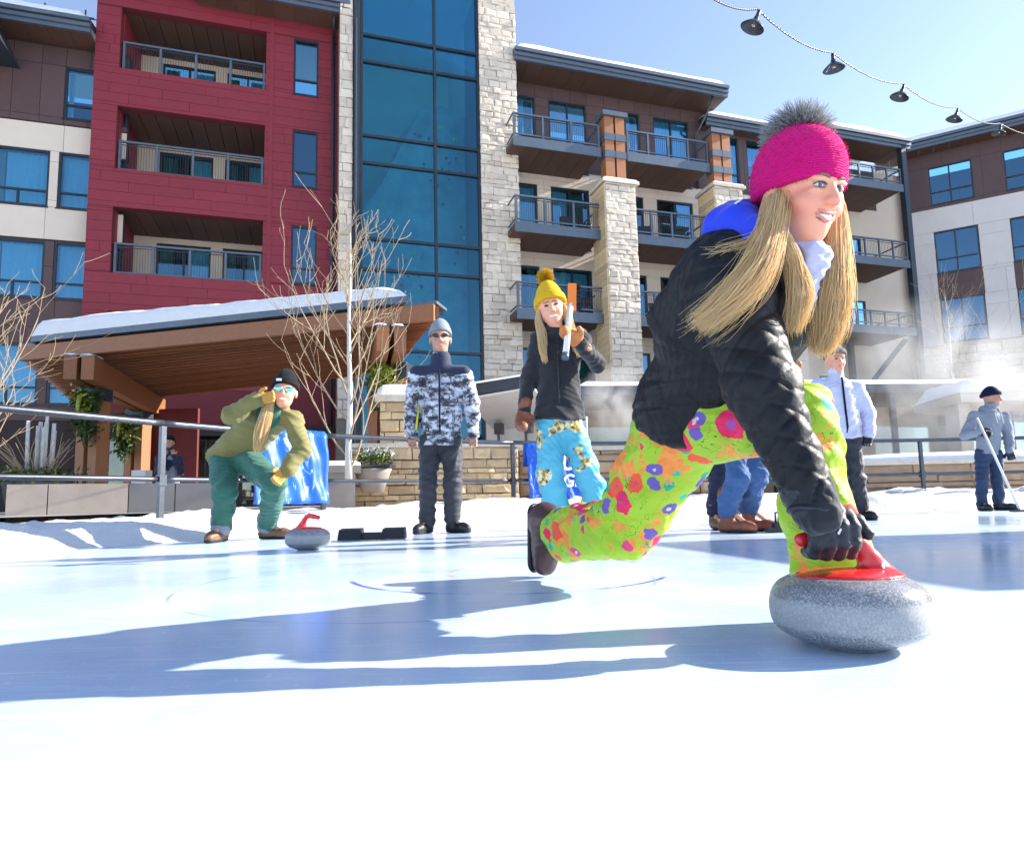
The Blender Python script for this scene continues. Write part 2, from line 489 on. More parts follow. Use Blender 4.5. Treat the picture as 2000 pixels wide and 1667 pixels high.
# blue printed banners tied over the fence
def banner_mat():
    m = bpy.data.materials.new('blue_banner_print'); t, N, L, b = nodes(m)
    v = coords(t, (1, 1, 1))
    n1 = noise(t, coords(t, (2.2, 1, .9)), 3.2, 6, .75, 1.4)
    base = mix(t, noise(t, v, 2, 2), (.003, .06, .44), (.008, .13, .64))
    col = mix(t, ramp(t, n1, [(.56, (0, 0, 0)), (.60, (.5, .5, .5)), (.70, (1, 1, 1))]), base, (.36, .56, .84))
    L.new(col, b.inputs['Base Color']); b.inputs['Roughness'].default_value = .38
    bump(t, noise(t, v, 9, 4), .25, .01, b); return m
M['banner'] = banner_mat()
M['print_white'] = pbr('white_print', (.8, .86, .93), .5, .05)
def banner(a, b, ztop, zbot, label, text=None, out=.06):
    a = Vector((a[0], a[1], 0)); b = Vector((b[0], b[1], 0)); L_ = (b - a).length; ang = math.atan2((b - a).y, (b - a).x)
    e = empty('banner', a, ang, label=label, cat='banner', group='blue banners draped over the fence')
    nx, nz = 26, 18; vs, fs = [], []
    for i in range(nx + 1):
        for j in range(nz + 1):
            x = L_ * i / nx; z = zbot + (ztop - zbot) * j / nz
            d = -out - .05 * (1 - j / nz) - .02 * math.sin(i * .9 + j * .25) - .03 * vnoise(i * .5, j * .35, 5) * (1.3 - j / nz)
            vs.append((x + .01 * math.sin(j * .7), d, z - .012 * abs(math.sin(i * .55))))
    for i in range(nx):
        for j in range(nz):
            q = i * (nz + 1) + j; fs.append((q, q + nz + 1, q + nz + 2, q + 1))
    n0 = len(vs)                       # folded over the rail and a short way down the back
    top = [k * (nz + 1) + nz for k in range(nx + 1)]
    rows = [top]
    for (dy, dz) in ((-.02, .035), (.05, .045), (.09, -.05), (.10, -.30)):
        r_ = []
        for k in range(nx + 1):
            r_.append(len(vs)); vs.append((L_ * k / nx, dy, ztop + dz))
        rows.append(r_)
    for r0, r1 in zip(rows[:-1], rows[1:]):
        for k in range(nx): fs.append((r0[k], r0[k + 1], r1[k + 1], r1[k]))
    o = add('sheet', mesh_from(vs, fs, True), M['banner'], e)
    so = o.modifiers.new('thick', 'SOLIDIFY'); so.thickness = .004
    for (s, x, z, size, sh) in (text or []):
        c = bpy.data.curves.new('letters', 'FONT'); c.body = s; c.size = size; c.align_x = 'CENTER'; c.extrude = .002; c.shear = sh; c.offset = .006
        to = bpy.data.objects.new('letters', c); COL.objects.link(to)
        dg = bpy.context.evaluated_depsgraph_get(); mm = bpy.data.meshes.new_from_object(to.evaluated_get(dg)); bpy.data.objects.remove(to)
        add('lettering', mm, M['print_white'], e, (x, -out - .115, z), (R(90), 0, 0))
    return e
pa = RINK[near_index(470, 7.2)]; pb = RINK[near_index(633, 7.85)]
banner(pa, pb, 1.11, .30, 'blue and pale blue banner on the fence behind the crouching person')
pa = RINK[near_index(1022, 9.5)]; pb = RINK[near_index(1166, 9.75)]
banner(pa, pb, 1.06, .27, 'blue banner with white lettering behind the woman in turquoise trousers', [('BUD', .62, .70, .30, .15), ('LIGHT', .66, .46, .25, .15)])

# ------------------------------------------------------------------ low walls behind the fence
def stone_wall(label, a, b, depth, z0, z1, mat, rowh, plen, seed, snowcap=0, ends=True, name='stone_wall'):
    a = Vector((a[0], a[1], 0)); b = Vector((b[0], b[1], 0)); L_ = (b - a).length; ang = math.atan2((b - a).y, (b - a).x)
    e = empty(name, a, ang, label=label, cat='wall')
    MB().box(0, L_, .02, depth, z0, z1).build('core', M['mortar'], e)
    cladding('stone', mat, 0, L_, z0, z1, [], .02, e, rowh, plen, gap=.012, t=.05, seed=seed, jit=.06, vary=.45, limit=290)
    # return face on the left
    if ends:
        z = z0; rr = random.Random(seed + 5)
        while z < z1 - .03:
            h = min(rowh * rr.uniform(.7, 1.3), z1 - z)
            box('stone', mat, -.04, .02, .0, depth, z + .006, z + h - .006, e); z += h
    MB().box(-.06, L_ + .06, -.06, depth + .06, z1, z1 + .07).build('coping', M['stone'], e)
    if snowcap:
        cap(e, -.02, L_ + .02, -.03, depth + .03, z1 + .07, snowcap, seed)
    return e
def cap(parent, x0, x1, y0, y1, z, h, seed, name='snow_cover', nx=None, ny=8, slope=None):
    """a soft pillow of snow with a rounded edge"""
    nx = nx or max(8, int((x1 - x0) / .25)); vs, fs = [], []
    for i in range(nx + 1):
        for j in range(ny + 1):
            s_, t_ = i / nx, j / ny
            # gather rows near the edges so the rim is round
            s2 = .5 - .5 * math.cos(math.pi * s_) if nx < 12 else s_
            t2 = .5 - .5 * math.cos(math.pi * t_)
            x = x0 + (x1 - x0) * s2; y = y0 + (y1 - y0) * t2
            ed = min(min(t2, 1 - t2) * (y1 - y0), min(s2, 1 - s2) * (x1 - x0)) / max(h * 1.1, .01)
            k = math.sqrt(max(0, 1 - (1 - min(1, ed)) ** 2))
            zz = h * k * (.72 + .5 * fbm(x * .9 + seed, y * .9, seed))
            vs.append((x, y, z - .004 + zz + (slope(x, y) if slope else 0)))
    for i in range(nx):
        for j in range(ny):
            q = i * (ny + 1) + j; fs.append((q, q + ny + 1, q + ny + 2, q + 1))
    return add(name, mesh_from(vs, fs, True), M['snow'], parent)

def xy(u, Y): p = P(u, 900, Y); return (p.x, p.y)
stone_wall('golden stone wall behind the man in camouflage, beside the flower pot', xy(690, 10.3), xy(1012, 10.75), .5, .15, 1.14, M['stone_gold'], .14, .34, 5)
stone_wall('tan ashlar wall between the blue banner and the floral trousers', xy(1014, 11.5), xy(1390, 12.0), .5, .2, 1.12, M['stone_tan'], .17, .85, 8)
stone_wall('snow capped tan stone wall at the far right behind the fence', xy(1560, 11.6), xy(2040, 11.4), .5, .2, .74, M['stone_tan'], .15, .9, 9, snowcap=.14)
# tall stone pier with snow cap right of the canopy
pA = P(742, 900, 10.9); pe = empty('stone_pier', (pA.x, pA.y, 0), R(8), label='tall stone pier with snowy cap under the right end of the canopy', cat='pier')
MB().box(0, .62, .02, .6, .2, 1.95).build('core', M['mortar'], pe)
cladding('stone', M['stone_gold'], 0, .62, .2, 1.95, [], .02, pe, .16, .3, t=.05, seed=31, jit=.06, vary=.4)
MB().box(-.08, .70, -.1, .68, 1.95, 2.06).build('capstone', M['stone'], pe)
cap(pe, -.06, .68, -.08, .66, 2.06, .22, 4)

# dark and pale concrete planter in front of the canopy
a = P(12, 950, 7.6); b = P(425, 950, 8.6); L_ = math.hypot(b.x - a.x, b.y - a.y)
pl = empty('planter_wall', (a.x, a.y, 0), math.atan2(b.y - a.y, b.x - a.x), label='long low concrete planter wall with dark panels under the left fence', cat='wall')
MB().box(0, L_, .03, 1.2, .05, .585).build('core', M['mortar'], pl)
for i, (f0, f1, mt) in enumerate(((0, .18, 'concrete'), (.18, .55, 'concrete'), (.55, .78, 'concrete_dark'), (.78, 1.0, 'concrete_dark'))):
    box('panel', M[mt], L_ * f0 + .006, L_ * f1 - .006, 0, .06, .05, .59, pl)
a = P(634, 930, 9.3); pl2 = empty('concrete_block', (a.x, a.y, 0), R(14), label='grey concrete bench block with snow in front of the tree', cat='block')
MB().box(0, .42, 0, .5, .18, .72).box(-.05, .5, -.05, .55, .72, .82).build('block', M['concrete'], pl2)
cap(pl2, -.05, .5, -.05, .55, .82, .09, 7)
# ------------------------------------------------------------------ the hotel, wing by wing
A17 = R(17)
FO = (0, 24.07, 0)
def pleat(x0, x1, y, z0, z1, seed=0):
    m = MB(); n = max(6, int((x1 - x0) / .05)); vs = []
    rr = random.Random(seed)
    for i in range(n + 1):
        x = x0 + (x1 - x0) * i / n; d = .025 * math.sin(i * 1.9 + seed) + rr.uniform(-.006, .006)
        vs += [(x, y + d, z0), (x, y + d * .8, z1)]
    m.quadset(vs, [(2 * i, 2 * i + 2, 2 * i + 3, 2 * i + 1) for i in range(n)])
    return m
_wseed = [0]
def win(parent, x0, x1, z0, z1, y, vbars=(), hbars=(), curtains=(), flat=False, pane='pane', fw=.065, part_h=None, name='window'):
    """metal frame, one pane per light and what hangs behind them. y = wall face"""
    _wseed[0] += 1
    m = MB(); ya, yb = y + .03, y + .13
    m.box(x0, x1, ya, yb, z0, z0 + fw).box(x0, x1, ya, yb, z1 - fw, z1)
    m.box(x0, x0 + fw, ya, yb, z0 + fw, z1 - fw).box(x1 - fw, x1, ya, yb, z0 + fw, z1 - fw)
    xs = [x0 + fw / 2] + [x0 + (x1 - x0) * f for f in vbars] + [x1 - fw / 2]
    zs = [z0 + fw / 2] + [z0 + (z1 - z0) * f for f in hbars] + [z1 - fw / 2]
    for x in xs[1:-1]:
        zt = z1 - fw if part_h is None else z0 + (z1 - z0) * part_h
        m.box(x - fw * .45, x + fw * .45, ya + .004, yb - .004, z0 + fw, zt)
    for z in zs[1:-1]: m.box(x0 + fw, x1 - fw, ya + .008, yb - .008, z - fw * .45, z + fw * .45)
    m.box(x0 - .03, x1 + .03, y - .03, y + .05, z0 - .045, z0 - .003)
    w_ = m.build(name, M['frame'], parent)
    pp = parent if flat else w_
    for k in range(len(zs) - 1):
        cols = xs if (part_h is None or zs[k + 1] <= z0 + (z1 - z0) * part_h + .1) else [xs[0], xs[-1]]
        for a, b in zip(cols[:-1], cols[1:]):
            box('pane', M[pane], a + fw * .4, b - fw * .4, y + .075, y + .085, zs[k] + fw * .4, zs[k + 1] - fw * .4, pp)
    for (f0, f1, mt) in curtains:
        pleat(x0 + (x1 - x0) * f0 + .02, x0 + (x1 - x0) * f1 - .02, y + .30, z0 + .02, z1 - .05, _wseed[0]).build('curtain', M[mt], pp, True)
    return w_

def railing(parent, x0, x1, y, z0, z1, bays, infill=True, mat='steel'):
    z1m = z1 - .03
    MB().box(x0, x1, y - .04, y + .04, z1 - .06, z1).build('top_rail', M[mat], parent)
    MB().box(x0, x1, y - .025, y + .025, z0 + .08, z0 + .13).build('bottom_rail', M[mat], parent)
    for i in range(bays + 1):
        x = x0 + .04 + (x1 - x0 - .08) * i / bays
        box('post', M[mat], x - .035, x + .035, y - .036, y + .036, z0 - .06, z1 - .065, parent)
    if infill:
        for i in range(bays):
            a = x0 + .04 + (x1 - x0 - .08) * i / bays + .06; b = x0 + .04 + (x1 - x0 - .08) * (i + 1) / bays - .06
            m = MB(); n = max(3, int((b - a) / .075))
            for k in range(n + 1):
                x = a + (b - a) * k / n; m.box(x - .005, x + .005, y - .005, y + .005, z0 + .13, z1 - .15)
            m.box(a - .02, b + .02, y - .012, y + .012, z1 - .15, z1 - .125)
            m.build('mesh_panel', M['steel_dark'], parent)

def roof(parent, x0, x1, ye, ze, depth, rise, snow=.22, over=.9, soff=True, seed=1):
    """eave with gutter, stepped fascia, boarded soffit, sloping deck and its snow"""
    m = MB()
    m.box(x0, x1, ye, ye + .10, ze - .30, ze + .10)                    # fascia
    m.box(x0, x1, ye - .13, ye - .003, ze + .0, ze + .13)              # gutter
    m.box(x0, x1, ye - .06, ye - .004, ze - .16, ze - .03)
    f = m.build('eave', M['steel'], parent)
    d = MB(); d.hexa([(x0, ye + .1, ze - .1), (x1, ye + .1, ze - .1), (x1, ye + depth, ze + rise - .1), (x0, ye + depth, ze + rise - .1), (x0, ye + .1, ze + .08), (x1, ye + .1, ze + .08), (x1, ye + depth, ze + rise + .08), (x0, ye + depth, ze + rise + .08)])
    d.build('roof_deck', M['steel_dark'], parent)
    if soff:
        n = int((x1 - x0) / .6)
        for i in range(n):
            box('soffit_board', M['soffit'], x0 + (x1 - x0) * i / n + .004, x0 + (x1 - x0) * (i + 1) / n - .004, ye + .105, ye + over + .6, ze - .27, ze - .24, f)
    if snow:
        cap(parent, x0 - .02, x1 + .02, ye - .10, ye + depth, ze + .10, snow * 1.7, seed, nx=max(14, int((x1 - x0) / .35)), ny=14, slope=lambda x, y: rise * (y - ye) / depth)
    return f

# ---- red block
RB = empty('hotel_red_block', FO, A17, label='dark red sided hotel block with three recessed balconies', cat='building', group='wings of the hotel')
OPN = [(-13.18, -8.68, z0, z1) for z0, z1 in ((14.6, 16.75), (11.15, 13.28), (7.7, 9.86), (4.3, 6.44))]
WRB = [(-7.77, -6.93, 14.6, 16.7), (-7.77, -6.93, 11.2, 13.28), (-7.77, -6.93, 7.74, 9.8)]
backing('wall', M['red_core'], -13.9, -6.2, 2.5, 17.6, OPN + WRB, 0, .3, RB)
H = OPN + WRB
cladding('siding_board', M['red'], -13.9, -8.5, 4.0, 17.55, H, 0, RB, .335, 2.1, gap=.010, t=.028, seed=3, vary=.3)
cladding('siding_board', M['red'], -8.48, -6.2, 6.0, 17.55, H, 0, RB, .335, 1.25, gap=.010, t=.028, seed=4, vary=.3)
box('corner_trim', M['red'], -8.56, -8.42, -.045, -.029, 4.0, 17.5, RB)
MB().box(-13.9, -13.6, .3, 9, 0, 17.5).box(-6.5, -6.2, .3, 9, 0, 17.5).build('side_wall', M['red'], RB)
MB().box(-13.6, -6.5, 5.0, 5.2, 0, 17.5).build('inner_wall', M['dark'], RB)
for i, (x0, x1, z0, z1) in enumerate(OPN):
    m = MB()
    m.box(x0 - .02, x1 + .02, .3, 2.6, z0 - .25, z0 - .02)                 # floor
    bn = m.build('balcony', M['concrete'], RB)
    box('cheek_wall', M['red'], x0 - .22, x0 + .03, .3, 2.49, z0, z1 + .09, bn)
    box('cheek_wall', M['red'], x1 - .03, x1 + .22, .3, 2.49, z0, z1 + .09, bn)
    n = 9
    for k in range(n):
        box('soffit_board', M['soffit'], x0 + (x1 - x0) * k / n + .01, x0 + (x1 - x0) * (k + 1) / n - .01, .302, 2.55, z1 + .05, z1 + .09, bn)
    MB().box(x0 - .2, x1 + .2, .3, 2.6, z1 + .1, z1 + .3).build('ceiling', M['dark'], bn)
    dz = [(x0 + .75, x0 + 2.55, z0, z0 + 2.0), (x0 + 2.95, x1 - .1, z0, z0 + 2.0)]
    backing('back_wall', M['beige'], x0 - .2, x1 + .2, z0 - .02, z1 + .3, dz, 2.5, 2.65, bn)
    for d_ in dz:
        win(bn, d_[0], d_[1], d_[2] + .01, d_[3], 2.5, (.5,), (), ((.02, .3, 'curtain_green'), (.55, .98, 'curtain')), flat=True)
    railing(bn, x0 + .05, x1 - .03, .12, z0 - .06, z0 + 1.02, 4)
for h in WRB:
    win(RB, *h, -.02, (), (.27,), ())
m = MB().tube([(-6.42, -.12, z) for z in (2.6, 6, 10, 14, 16.9)], .055, 8); m.tube([(-6.42, -.12, 16.9), (-6.42, -.75, 17.35)], .055, 8)
m.build('downspout', M['steel_dark'], RB, True)
roof(RB, -10.9, -5.9, -1.0, 17.55, 7, 1.6, .2, seed=3)
roof(RB, -14.0, -10.95, -1.0, 17.95, 7, 1.6, .2, seed=5)

# ---- left wing
LW = empty('hotel_left_wing', FO, A17, label='brown and beige panelled hotel wing left of the red block', cat='building', group='wings of the hotel')
LWIN = [(x0, x1, z0, z1) for z0, z1 in ((9.85, 11.72), (6.86, 8.72), (3.5, 5.4)) for x0, x1 in ((-17.35, -15.15), (-14.9, -13.0))] + [(-14.85, -13.0, 12.88, 14.66)]
backing('wall', M['brown_core'], -24, -13.0, .2, 15.4, LWIN, .5, .8, LW)
cladding('beige_panel', M['beige'], -24, -13.0, 8.78, 12.62, LWIN, .5, LW, 1.29, 2.9, t=.03, seed=6, vary=.12)
cladding('brown_panel', M['brown'], -24, -13.0, 12.66, 15.3, LWIN, .5, LW, 2.65, .74, t=.03, seed=7, vary=.1)
cladding('brown_panel', M['brown'], -24, -13.0, 3.0, 8.74, LWIN, .5, LW, .98, 1.9, t=.03, seed=8, vary=.15)
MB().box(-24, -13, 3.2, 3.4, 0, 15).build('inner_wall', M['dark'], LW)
for i, h in enumerate(LWIN):
    cu = ((.02, .42, 'curtain_green'), (.42, .98, 'curtain')) if h[0] < -17 else ((.02, .98, 'curtain'),)
    if h[2] > 12: cu = ((.02, .12, 'curtain'),)
    win(LW, *h, .47, (.62,) if h[0] < -17 else (.72,), (.28,), cu, part_h=.28, pane='pane')
roof(LW, -24, -13.92, -.5, 15.65, 7, 1.5, .26, seed=7)
# snow guard pipes on the roof
m = MB()
for k, yy in enumerate((.1, .45)): m.tube([(-24, yy, 16.15 + .2 * k + .1), (-14, yy, 16.15 + .2 * k + .1)], .02, 6)
for k in range(9): m.bar((-23.5 + k * 1.15, .25, 15.8), (-23.5 + k * 1.15, .25, 16.6), .04, .04)
m.build('snow_guard', M['steel_dark'], LW)
# big rafter-ended gable eave in the upper left corner
m = MB()
m.hexa([(-18.6, -3.2, 14.35), (-16.1, -3.2, 14.35), (-16.1, .5, 14.35), (-18.6, .5, 14.35), (-18.6, -3.2, 14.75), (-16.15, -3.2, 14.75), (-17.1, .5, 16.6), (-18.6, .5, 16.6)])
m.build('gable_eave', M['steel_dark'], LW)
MB().tube([(-16.2, -3.1, 14.3), (-16.25, -2.9, 14.1), (-18.6, -2.9, 14.0)], .05, 8).build('gutter_pipe', M['steel'], LW, True)

# ---- glass stair tower with climbing wall and stone pier
GT = empty('hotel_glass_tower', FO, A17, label='tall blue glass tower with climbing wall inside and stone pier', cat='building', group='wings of the hotel')
GZ = [1.0, 4.2, 5.34, 8.1, 9.18, 11.87, 12.86, 15.58, 16.58, 19.6]
GX = [-5.5, -2.93, -1.34]
yg = -1.0
for i in range(len(GZ) - 1):
    for a, b in zip(GX[:-1], GX[1:]):
        box('pane', M['pane_tower'], a + .035, b - .035, yg + .02, yg + .035, GZ[i] + .035, GZ[i + 1] - .035, GT)
for z in GZ: MB().box(GX[0] + .04, GX[-1] - .04, yg - .05, yg + .08, z - .045, z + .045).build('mullion', M['frame'], GT)
for x in GX: MB().box(x - .045, x + .045, yg - .06, yg + .1, 1.0, 19.65).build('mullion', M['frame'], GT)
MB().box(-5.76, -5.56, yg - .12, yg + .3, .3, 19.8).build('steel_column', M['steel_dark'], GT)
MB().box(-5.70, -5.66, yg - .22, yg - .13, .3, 17.0).build('steel_fin', M['steel'], GT)
MB().box(-6.25, -5.78, yg + .0, yg + 3.0, .3, 19.0).build('side_core', M['mortar'], GT)
cladding('stone', M['stone'], -6.24, -5.80, 3.0, 18.6, [], yg, GT, .30, .4, t=.05, seed=12, jit=.05, vary=.3, limit=110)
MB().box(-5.5, -1.3, 4.4, 4.6, .3, 19.6).box(-5.76, -5.7, yg + .3, 4.4, .3, 19.6).box(-1.30, -1.25, yg + .3, 4.4, .3, 19.6).build('inner_wall', pbr('tower_plaster', (.72, .72, .64), .8, .06, 1.5), GT)
MB().box(-5.7, -1.3, yg + .2, 4.4, 19.3, 19.6).build('ceiling', M['white_paint'], GT)
MB().box(-5.7, -1.3, yg + .3, 4.4, 3.9, 4.2).build('floor', M['concrete'], GT)
# climbing wall: a faceted slab with bolted holds
cw = MB()
out = [(-5.4, 4.2), (-5.4, 10.9), (-4.6, 12.1), (-3.9, 14.2), (-3.2, 15.1), (-2.3, 15.6), (-1.36, 15.4), (-1.36, 4.2)]
cw.quadset([(x, .9 + .25 * math.sin(x * 2 + z * .7), z) for x, z in out] + [(x, 1.5, z) for x, z in out],
           [tuple(range(8))] + [(i, (i + 1) % 8, 8 + (i + 1) % 8, 8 + i) for i in range(8)])
cwo = cw.build('climbing_wall', pbr('climbing_wall', (.50, .50, .48), .85, .3, 1.6, .5, 9, bd=.05), GT)
hm = {c: pbr('hold_' + c, v, .5, .1) for c, v in (('pink', (.85, .06, .22)), ('green', (.25, .75, .08)), ('dark', (.02, .03, .05)), ('blue', (.10, .35, .8)))}
hb = {}
rr = random.Random(5)
for c in hm:
    bm = bmesh.new(); bmesh.ops.create_icosphere(bm, subdivisions=1, radius=1)
    for v in bm.verts: v.co *= rr.uniform(.75, 1.2)
    hb[c] = bpy.data.meshes.new('hold'); bm.to_mesh(hb[c]); bm.free(); hb[c].materials.append(hm[c])
for i in range(110):
    x = rr.choice((rr.uniform(-3.3, -1.5), rr.uniform(-5.2, -1.5))); z = rr.uniform(5.2, 14.6)
    if z > 10.9 + (x + 5.4) * 1.9: continue
    c = rr.choice(('pink', 'green', 'pink', 'dark', 'green', 'dark')); s_ = rr.uniform(.05, .10)
    y = .9 + .25 * math.sin(x * 2 + z * .7)
    add('hold', hb[c], None, cwo, (x, y - .06 - abs(rr.gauss(0, .02)), z), (rr.random() * 3, rr.random() * 3, 0), (s_, s_ * .8, s_))
# stone pier at the tower's right edge
PR = MB().box(-1.30, .10, yg - .10, yg + 2.2, .3, 20.2).build('pier', M['mortar'], GT)
cladding('stone', M['stone'], -1.30, .12, 3.4, 20.2, [], yg - .10, PR, .215, .40, gap=.010, t=.05, seed=14, jit=.07, vary=.45, limit=298)

# ---- balcony wing
BW = empty('hotel_balcony_wing', FO, A17, label='beige hotel wing with steel balconies behind the stone and timber columns', cat='building', group='wings of the hotel')
BWN = []
for z0, z1 in ((13.02, 15.97), (9.9, 12.36), (6.78, 9.08), (3.3, 5.9)):
    for x0, x1 in ((.40, 1.22), (1.78, 3.40), (5.1, 5.78), (6.4, 8.08)):
        BWN.append((x0, x1, z0, z1))
for z0, z1 in ((13.2, 15.6), (9.9, 12.2), (6.8, 9.0)):
    for x0, x1 in ((9.3, 10.5), (10.9, 12.1)): BWN.append((x0, x1, z0, z1))
backing('wall', M['beige_core'], .12, 13.4, .2, 16.6, BWN, 0, .3, BW)
cladding('beige_panel', M['beige'], .12, 13.4, 3.0, 13.05, BWN, 0, BW, 1.6, 1.45, gap=.008, t=.03, seed=15, vary=.15)
cladding('brown_panel', M['brown'], .12, 13.4, 13.08, 16.5, BWN, 0, BW, 3.5, .74, t=.03, seed=16, vary=.1)
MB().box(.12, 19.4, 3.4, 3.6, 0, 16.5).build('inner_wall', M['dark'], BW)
for i, h in enumerate(BWN):
    wide = h[1] - h[0] > 1.3
    cu = [((.05, .48, 'curtain'), (.5, .95, 'curtain_green')), ((.03, .97, 'curtain'),), ((.5, .95, 'curtain_green'),), ()][(i * 7 + i // 4) % 4]
    win(BW, *h, -.02, (.5,) if wide else (), () if h[0] < 9 else (.3,), cu)
roof(BW, .0, 9.15, -1.35, 16.75, 7, 1.5, .24, seed=11)
roof(BW, 8.6, 15.9, -.55, 15.95, 7, 1.4, .22, seed=12)
roof(BW, 13.3, 18.9, -1.1, 16.0, 6, 1.4, .22, seed=13)
m = MB().tube([(8.55, -1.2, 16.6), (8.5, -1.1, 16.2), (8.3, -.15, 15.3), (8.3, -.12, 13)], .05, 8)
m.tube([(8.75, -.15, 13), (8.75, -.15, 4)], .05, 8).build('downspout', M['steel_dark'], BW, True)
def slab(parent, x0, x1, y0, y1, zt, rail_t, bays):
    b_ = MB().box(x0, x1, y0, y1, zt - .16, zt).build('balcony', M['steel_dark'], parent)
    MB().box(x0, x1, y0 - .06, y0 - .003, zt - .34, zt + .02).build('fascia', M['steel'], b_)
    n = max(3, int((x1 - x0) / .55))
    for k in range(n):
        box('soffit_board', M['soffit'], x0 + (x1 - x0) * k / n + .006, x0 + (x1 - x0) * (k + 1) / n - .006, y0 + .004, y1 - .004, zt - .23, zt - .165, b_)
    railing(b_, x0 + .02, x1 - .02, y0 + .03, zt + .04, rail_t, bays, True)
    for xe in (x0 + .03, x1 - .03):
        MB().box(xe - .02, xe + .02, y0 + .08, y1, rail_t - .055, rail_t - .005).box(xe - .02, xe + .02, y0 + .08, y1, zt + .12, zt + .16).build('side_rail', M['steel'], b_)
    return b_
def chair(parent, x, y, z, s=1.0):
    m = MB()
    m.box(x - .28, x + .28, y - .28, y + .28, z + .36, z + .42).hexa([(x - .28, y + .22, z + .42), (x + .28, y + .22, z + .42), (x + .28, y + .28, z + .42), (x - .28, y + .28, z + .42), (x - .28, y + .36, z + .95), (x + .28, y + .36, z + .95), (x + .28, y + .42, z + .95), (x - .28, y + .42, z + .95)])
    for a in (-.25, .25):
        m.bar((x + a, y - .25, z), (x + a, y - .25, z + .62), .04, .04).bar((x + a, y + .25, z), (x + a, y + .25, z + .62), .04, .04).bar((x + a, y - .28, z + .63), (x + a, y + .3, z + .63), .07, .03)
    return m
NB = 0
for zt, rt in ((13.0, 13.93), (9.85, 10.88), (6.75, 7.75)):
    for x0, x1, n in ((-.35, 3.02, 3), (4.08, 7.62, 4)):
        slab(BW, x0, x1, -2.0, -.032, zt, rt, n)
for zt, rt, n in ((13.95, 14.72, 6), (10.42, 11.32, 6), (7.35, 8.05, 6)):
    slab(BW, 13.6, 18.35, -1.0, 1.4, zt, rt, n)
backing('end_wall', M['beige'], 13.4, 21.8, .2, 15.9, [(15.0, 16.6, 10.5, 12.6), (17.2, 18.2, 10.5, 12.4), (15.0, 16.6, 7.4, 9.5), (17.2, 18.2, 7.4, 9.3), (15.2, 16.8, 13.98, 15.6), (15.2, 16.8, 3.6, 5.6)], 1.4, 1.6, BW)
for h in [(15.0, 16.6, 10.5, 12.6), (17.2, 18.2, 10.5, 12.4), (15.0, 16.6, 7.4, 9.5), (17.2, 18.2, 7.4, 9.3), (15.2, 16.8, 13.98, 15.6), (15.2, 16.8, 3.6, 5.6)]:
    win(BW, *h, 1.37, (.5,), (), ((.05, .45, 'curtain'),))
box('brown_panel', M['brown'], 13.42, 19.3, 1.36, 1.398, 13.9, 15.15, BW)
box('brown_panel', M['brown'], 16.9, 19.3, 1.36, 1.398, 15.16, 15.85, BW)
MB().box(18.36, 18.62, -1.1, -.84, .3, 16.0).build('steel_column', M['steel_dark'], BW)
MB().box(16.7, 16.92, 1.0, 1.22, .3, 13.5).build('steel_column', M['steel_dark'], BW)
MB().bar((16.8, .95, 4.4), (18.2, -.6, 6.95), .18, .2).build('brace', M['steel_dark'], BW)
for s0 in (2.93, 7.48):
    cz = 11.5 if s0 < 5 else 11.9
    cn = MB().box(s0 + .02, s0 + 1.18, -2.42, -1.4, .3, cz).build('stone_column', M['mortar'], BW)
    cladding('stone', M['stone'], s0, s0 + 1.2, 3.6, cz, [], -2.42, cn, .20, .42, gap=.010, t=.05, seed=int(s0 * 10), jit=.06, vary=.4, limit=140)
    z = 3.6; rr = random.Random(int(s0))
    while z < cz - .05:
        h = min(rr.uniform(.16, .28), cz - z); box('stone', M['stone_gold'], s0 - .05, s0 + .02, -2.44, -1.4, z + .005, z + h - .005, cn); z += h
    MB().box(s0 - .12, s0 + 1.32, -2.56, -1.3, cz, cz + .12).build('capstone', M['stone'], cn)
    cap(cn, s0 - .1, s0 + 1.3, -2.54, -1.32, cz + .12, .10, 3)
    tp = MB().box(s0 + .15, s0 + 1.05, -2.25, -1.6, cz + .1, cz + .2).build('timber_pier', M['steel_dark'], BW)
    for k in (0, 1):
        box('timber_post', M['timber_post'], s0 + .20 + k * .44, s0 + .56 + k * .44, -2.18, -1.75, cz + .2, 14.2, tp)
        for zb in (12.62, 13.28):
            box('steel_band', M['steel'], s0 + .17 + k * .44, s0 + .59 + k * .44, -2.215, -1.72, zb, zb + .26, tp)
    MB().box(s0 + .10, s0 + 1.10, -2.3, -1.6, 14.2, 14.38).build('cap_plate', M['steel'], tp)
for (x, y, z) in ((.6, -1.0, 13.0), (2.0, -1.2, 9.85), (2.6, -1.0, 9.85), (5.2, -1.1, 9.85), (6.8, -1.0, 9.85), (5.6, -1.2, 6.75), (2.4, -1.1, 6.75)):
    p = Matrix.Rotation(A17, 4, 'Z') @ Vector((x, y, 0)) + Vector(FO)
    zl = {13.0: 'top', 9.85: 'middle', 6.75: 'lower'}[z]
    side = 'left' if x < 3 else 'right'
    chair(None, 0, 0, 0).build('patio_chair', M['black_metal'], label='dark patio chair at the %s end of the %s %s hotel balcony' % (('left' if x in (.6, 2.0, 5.2, 5.6, 2.4) else 'right'), zl, side), cat='chair', group='chairs on the hotel balconies', loc=(p.x, p.y, z + .001), rot=(0, 0, rnd.uniform(-.8, .8)))

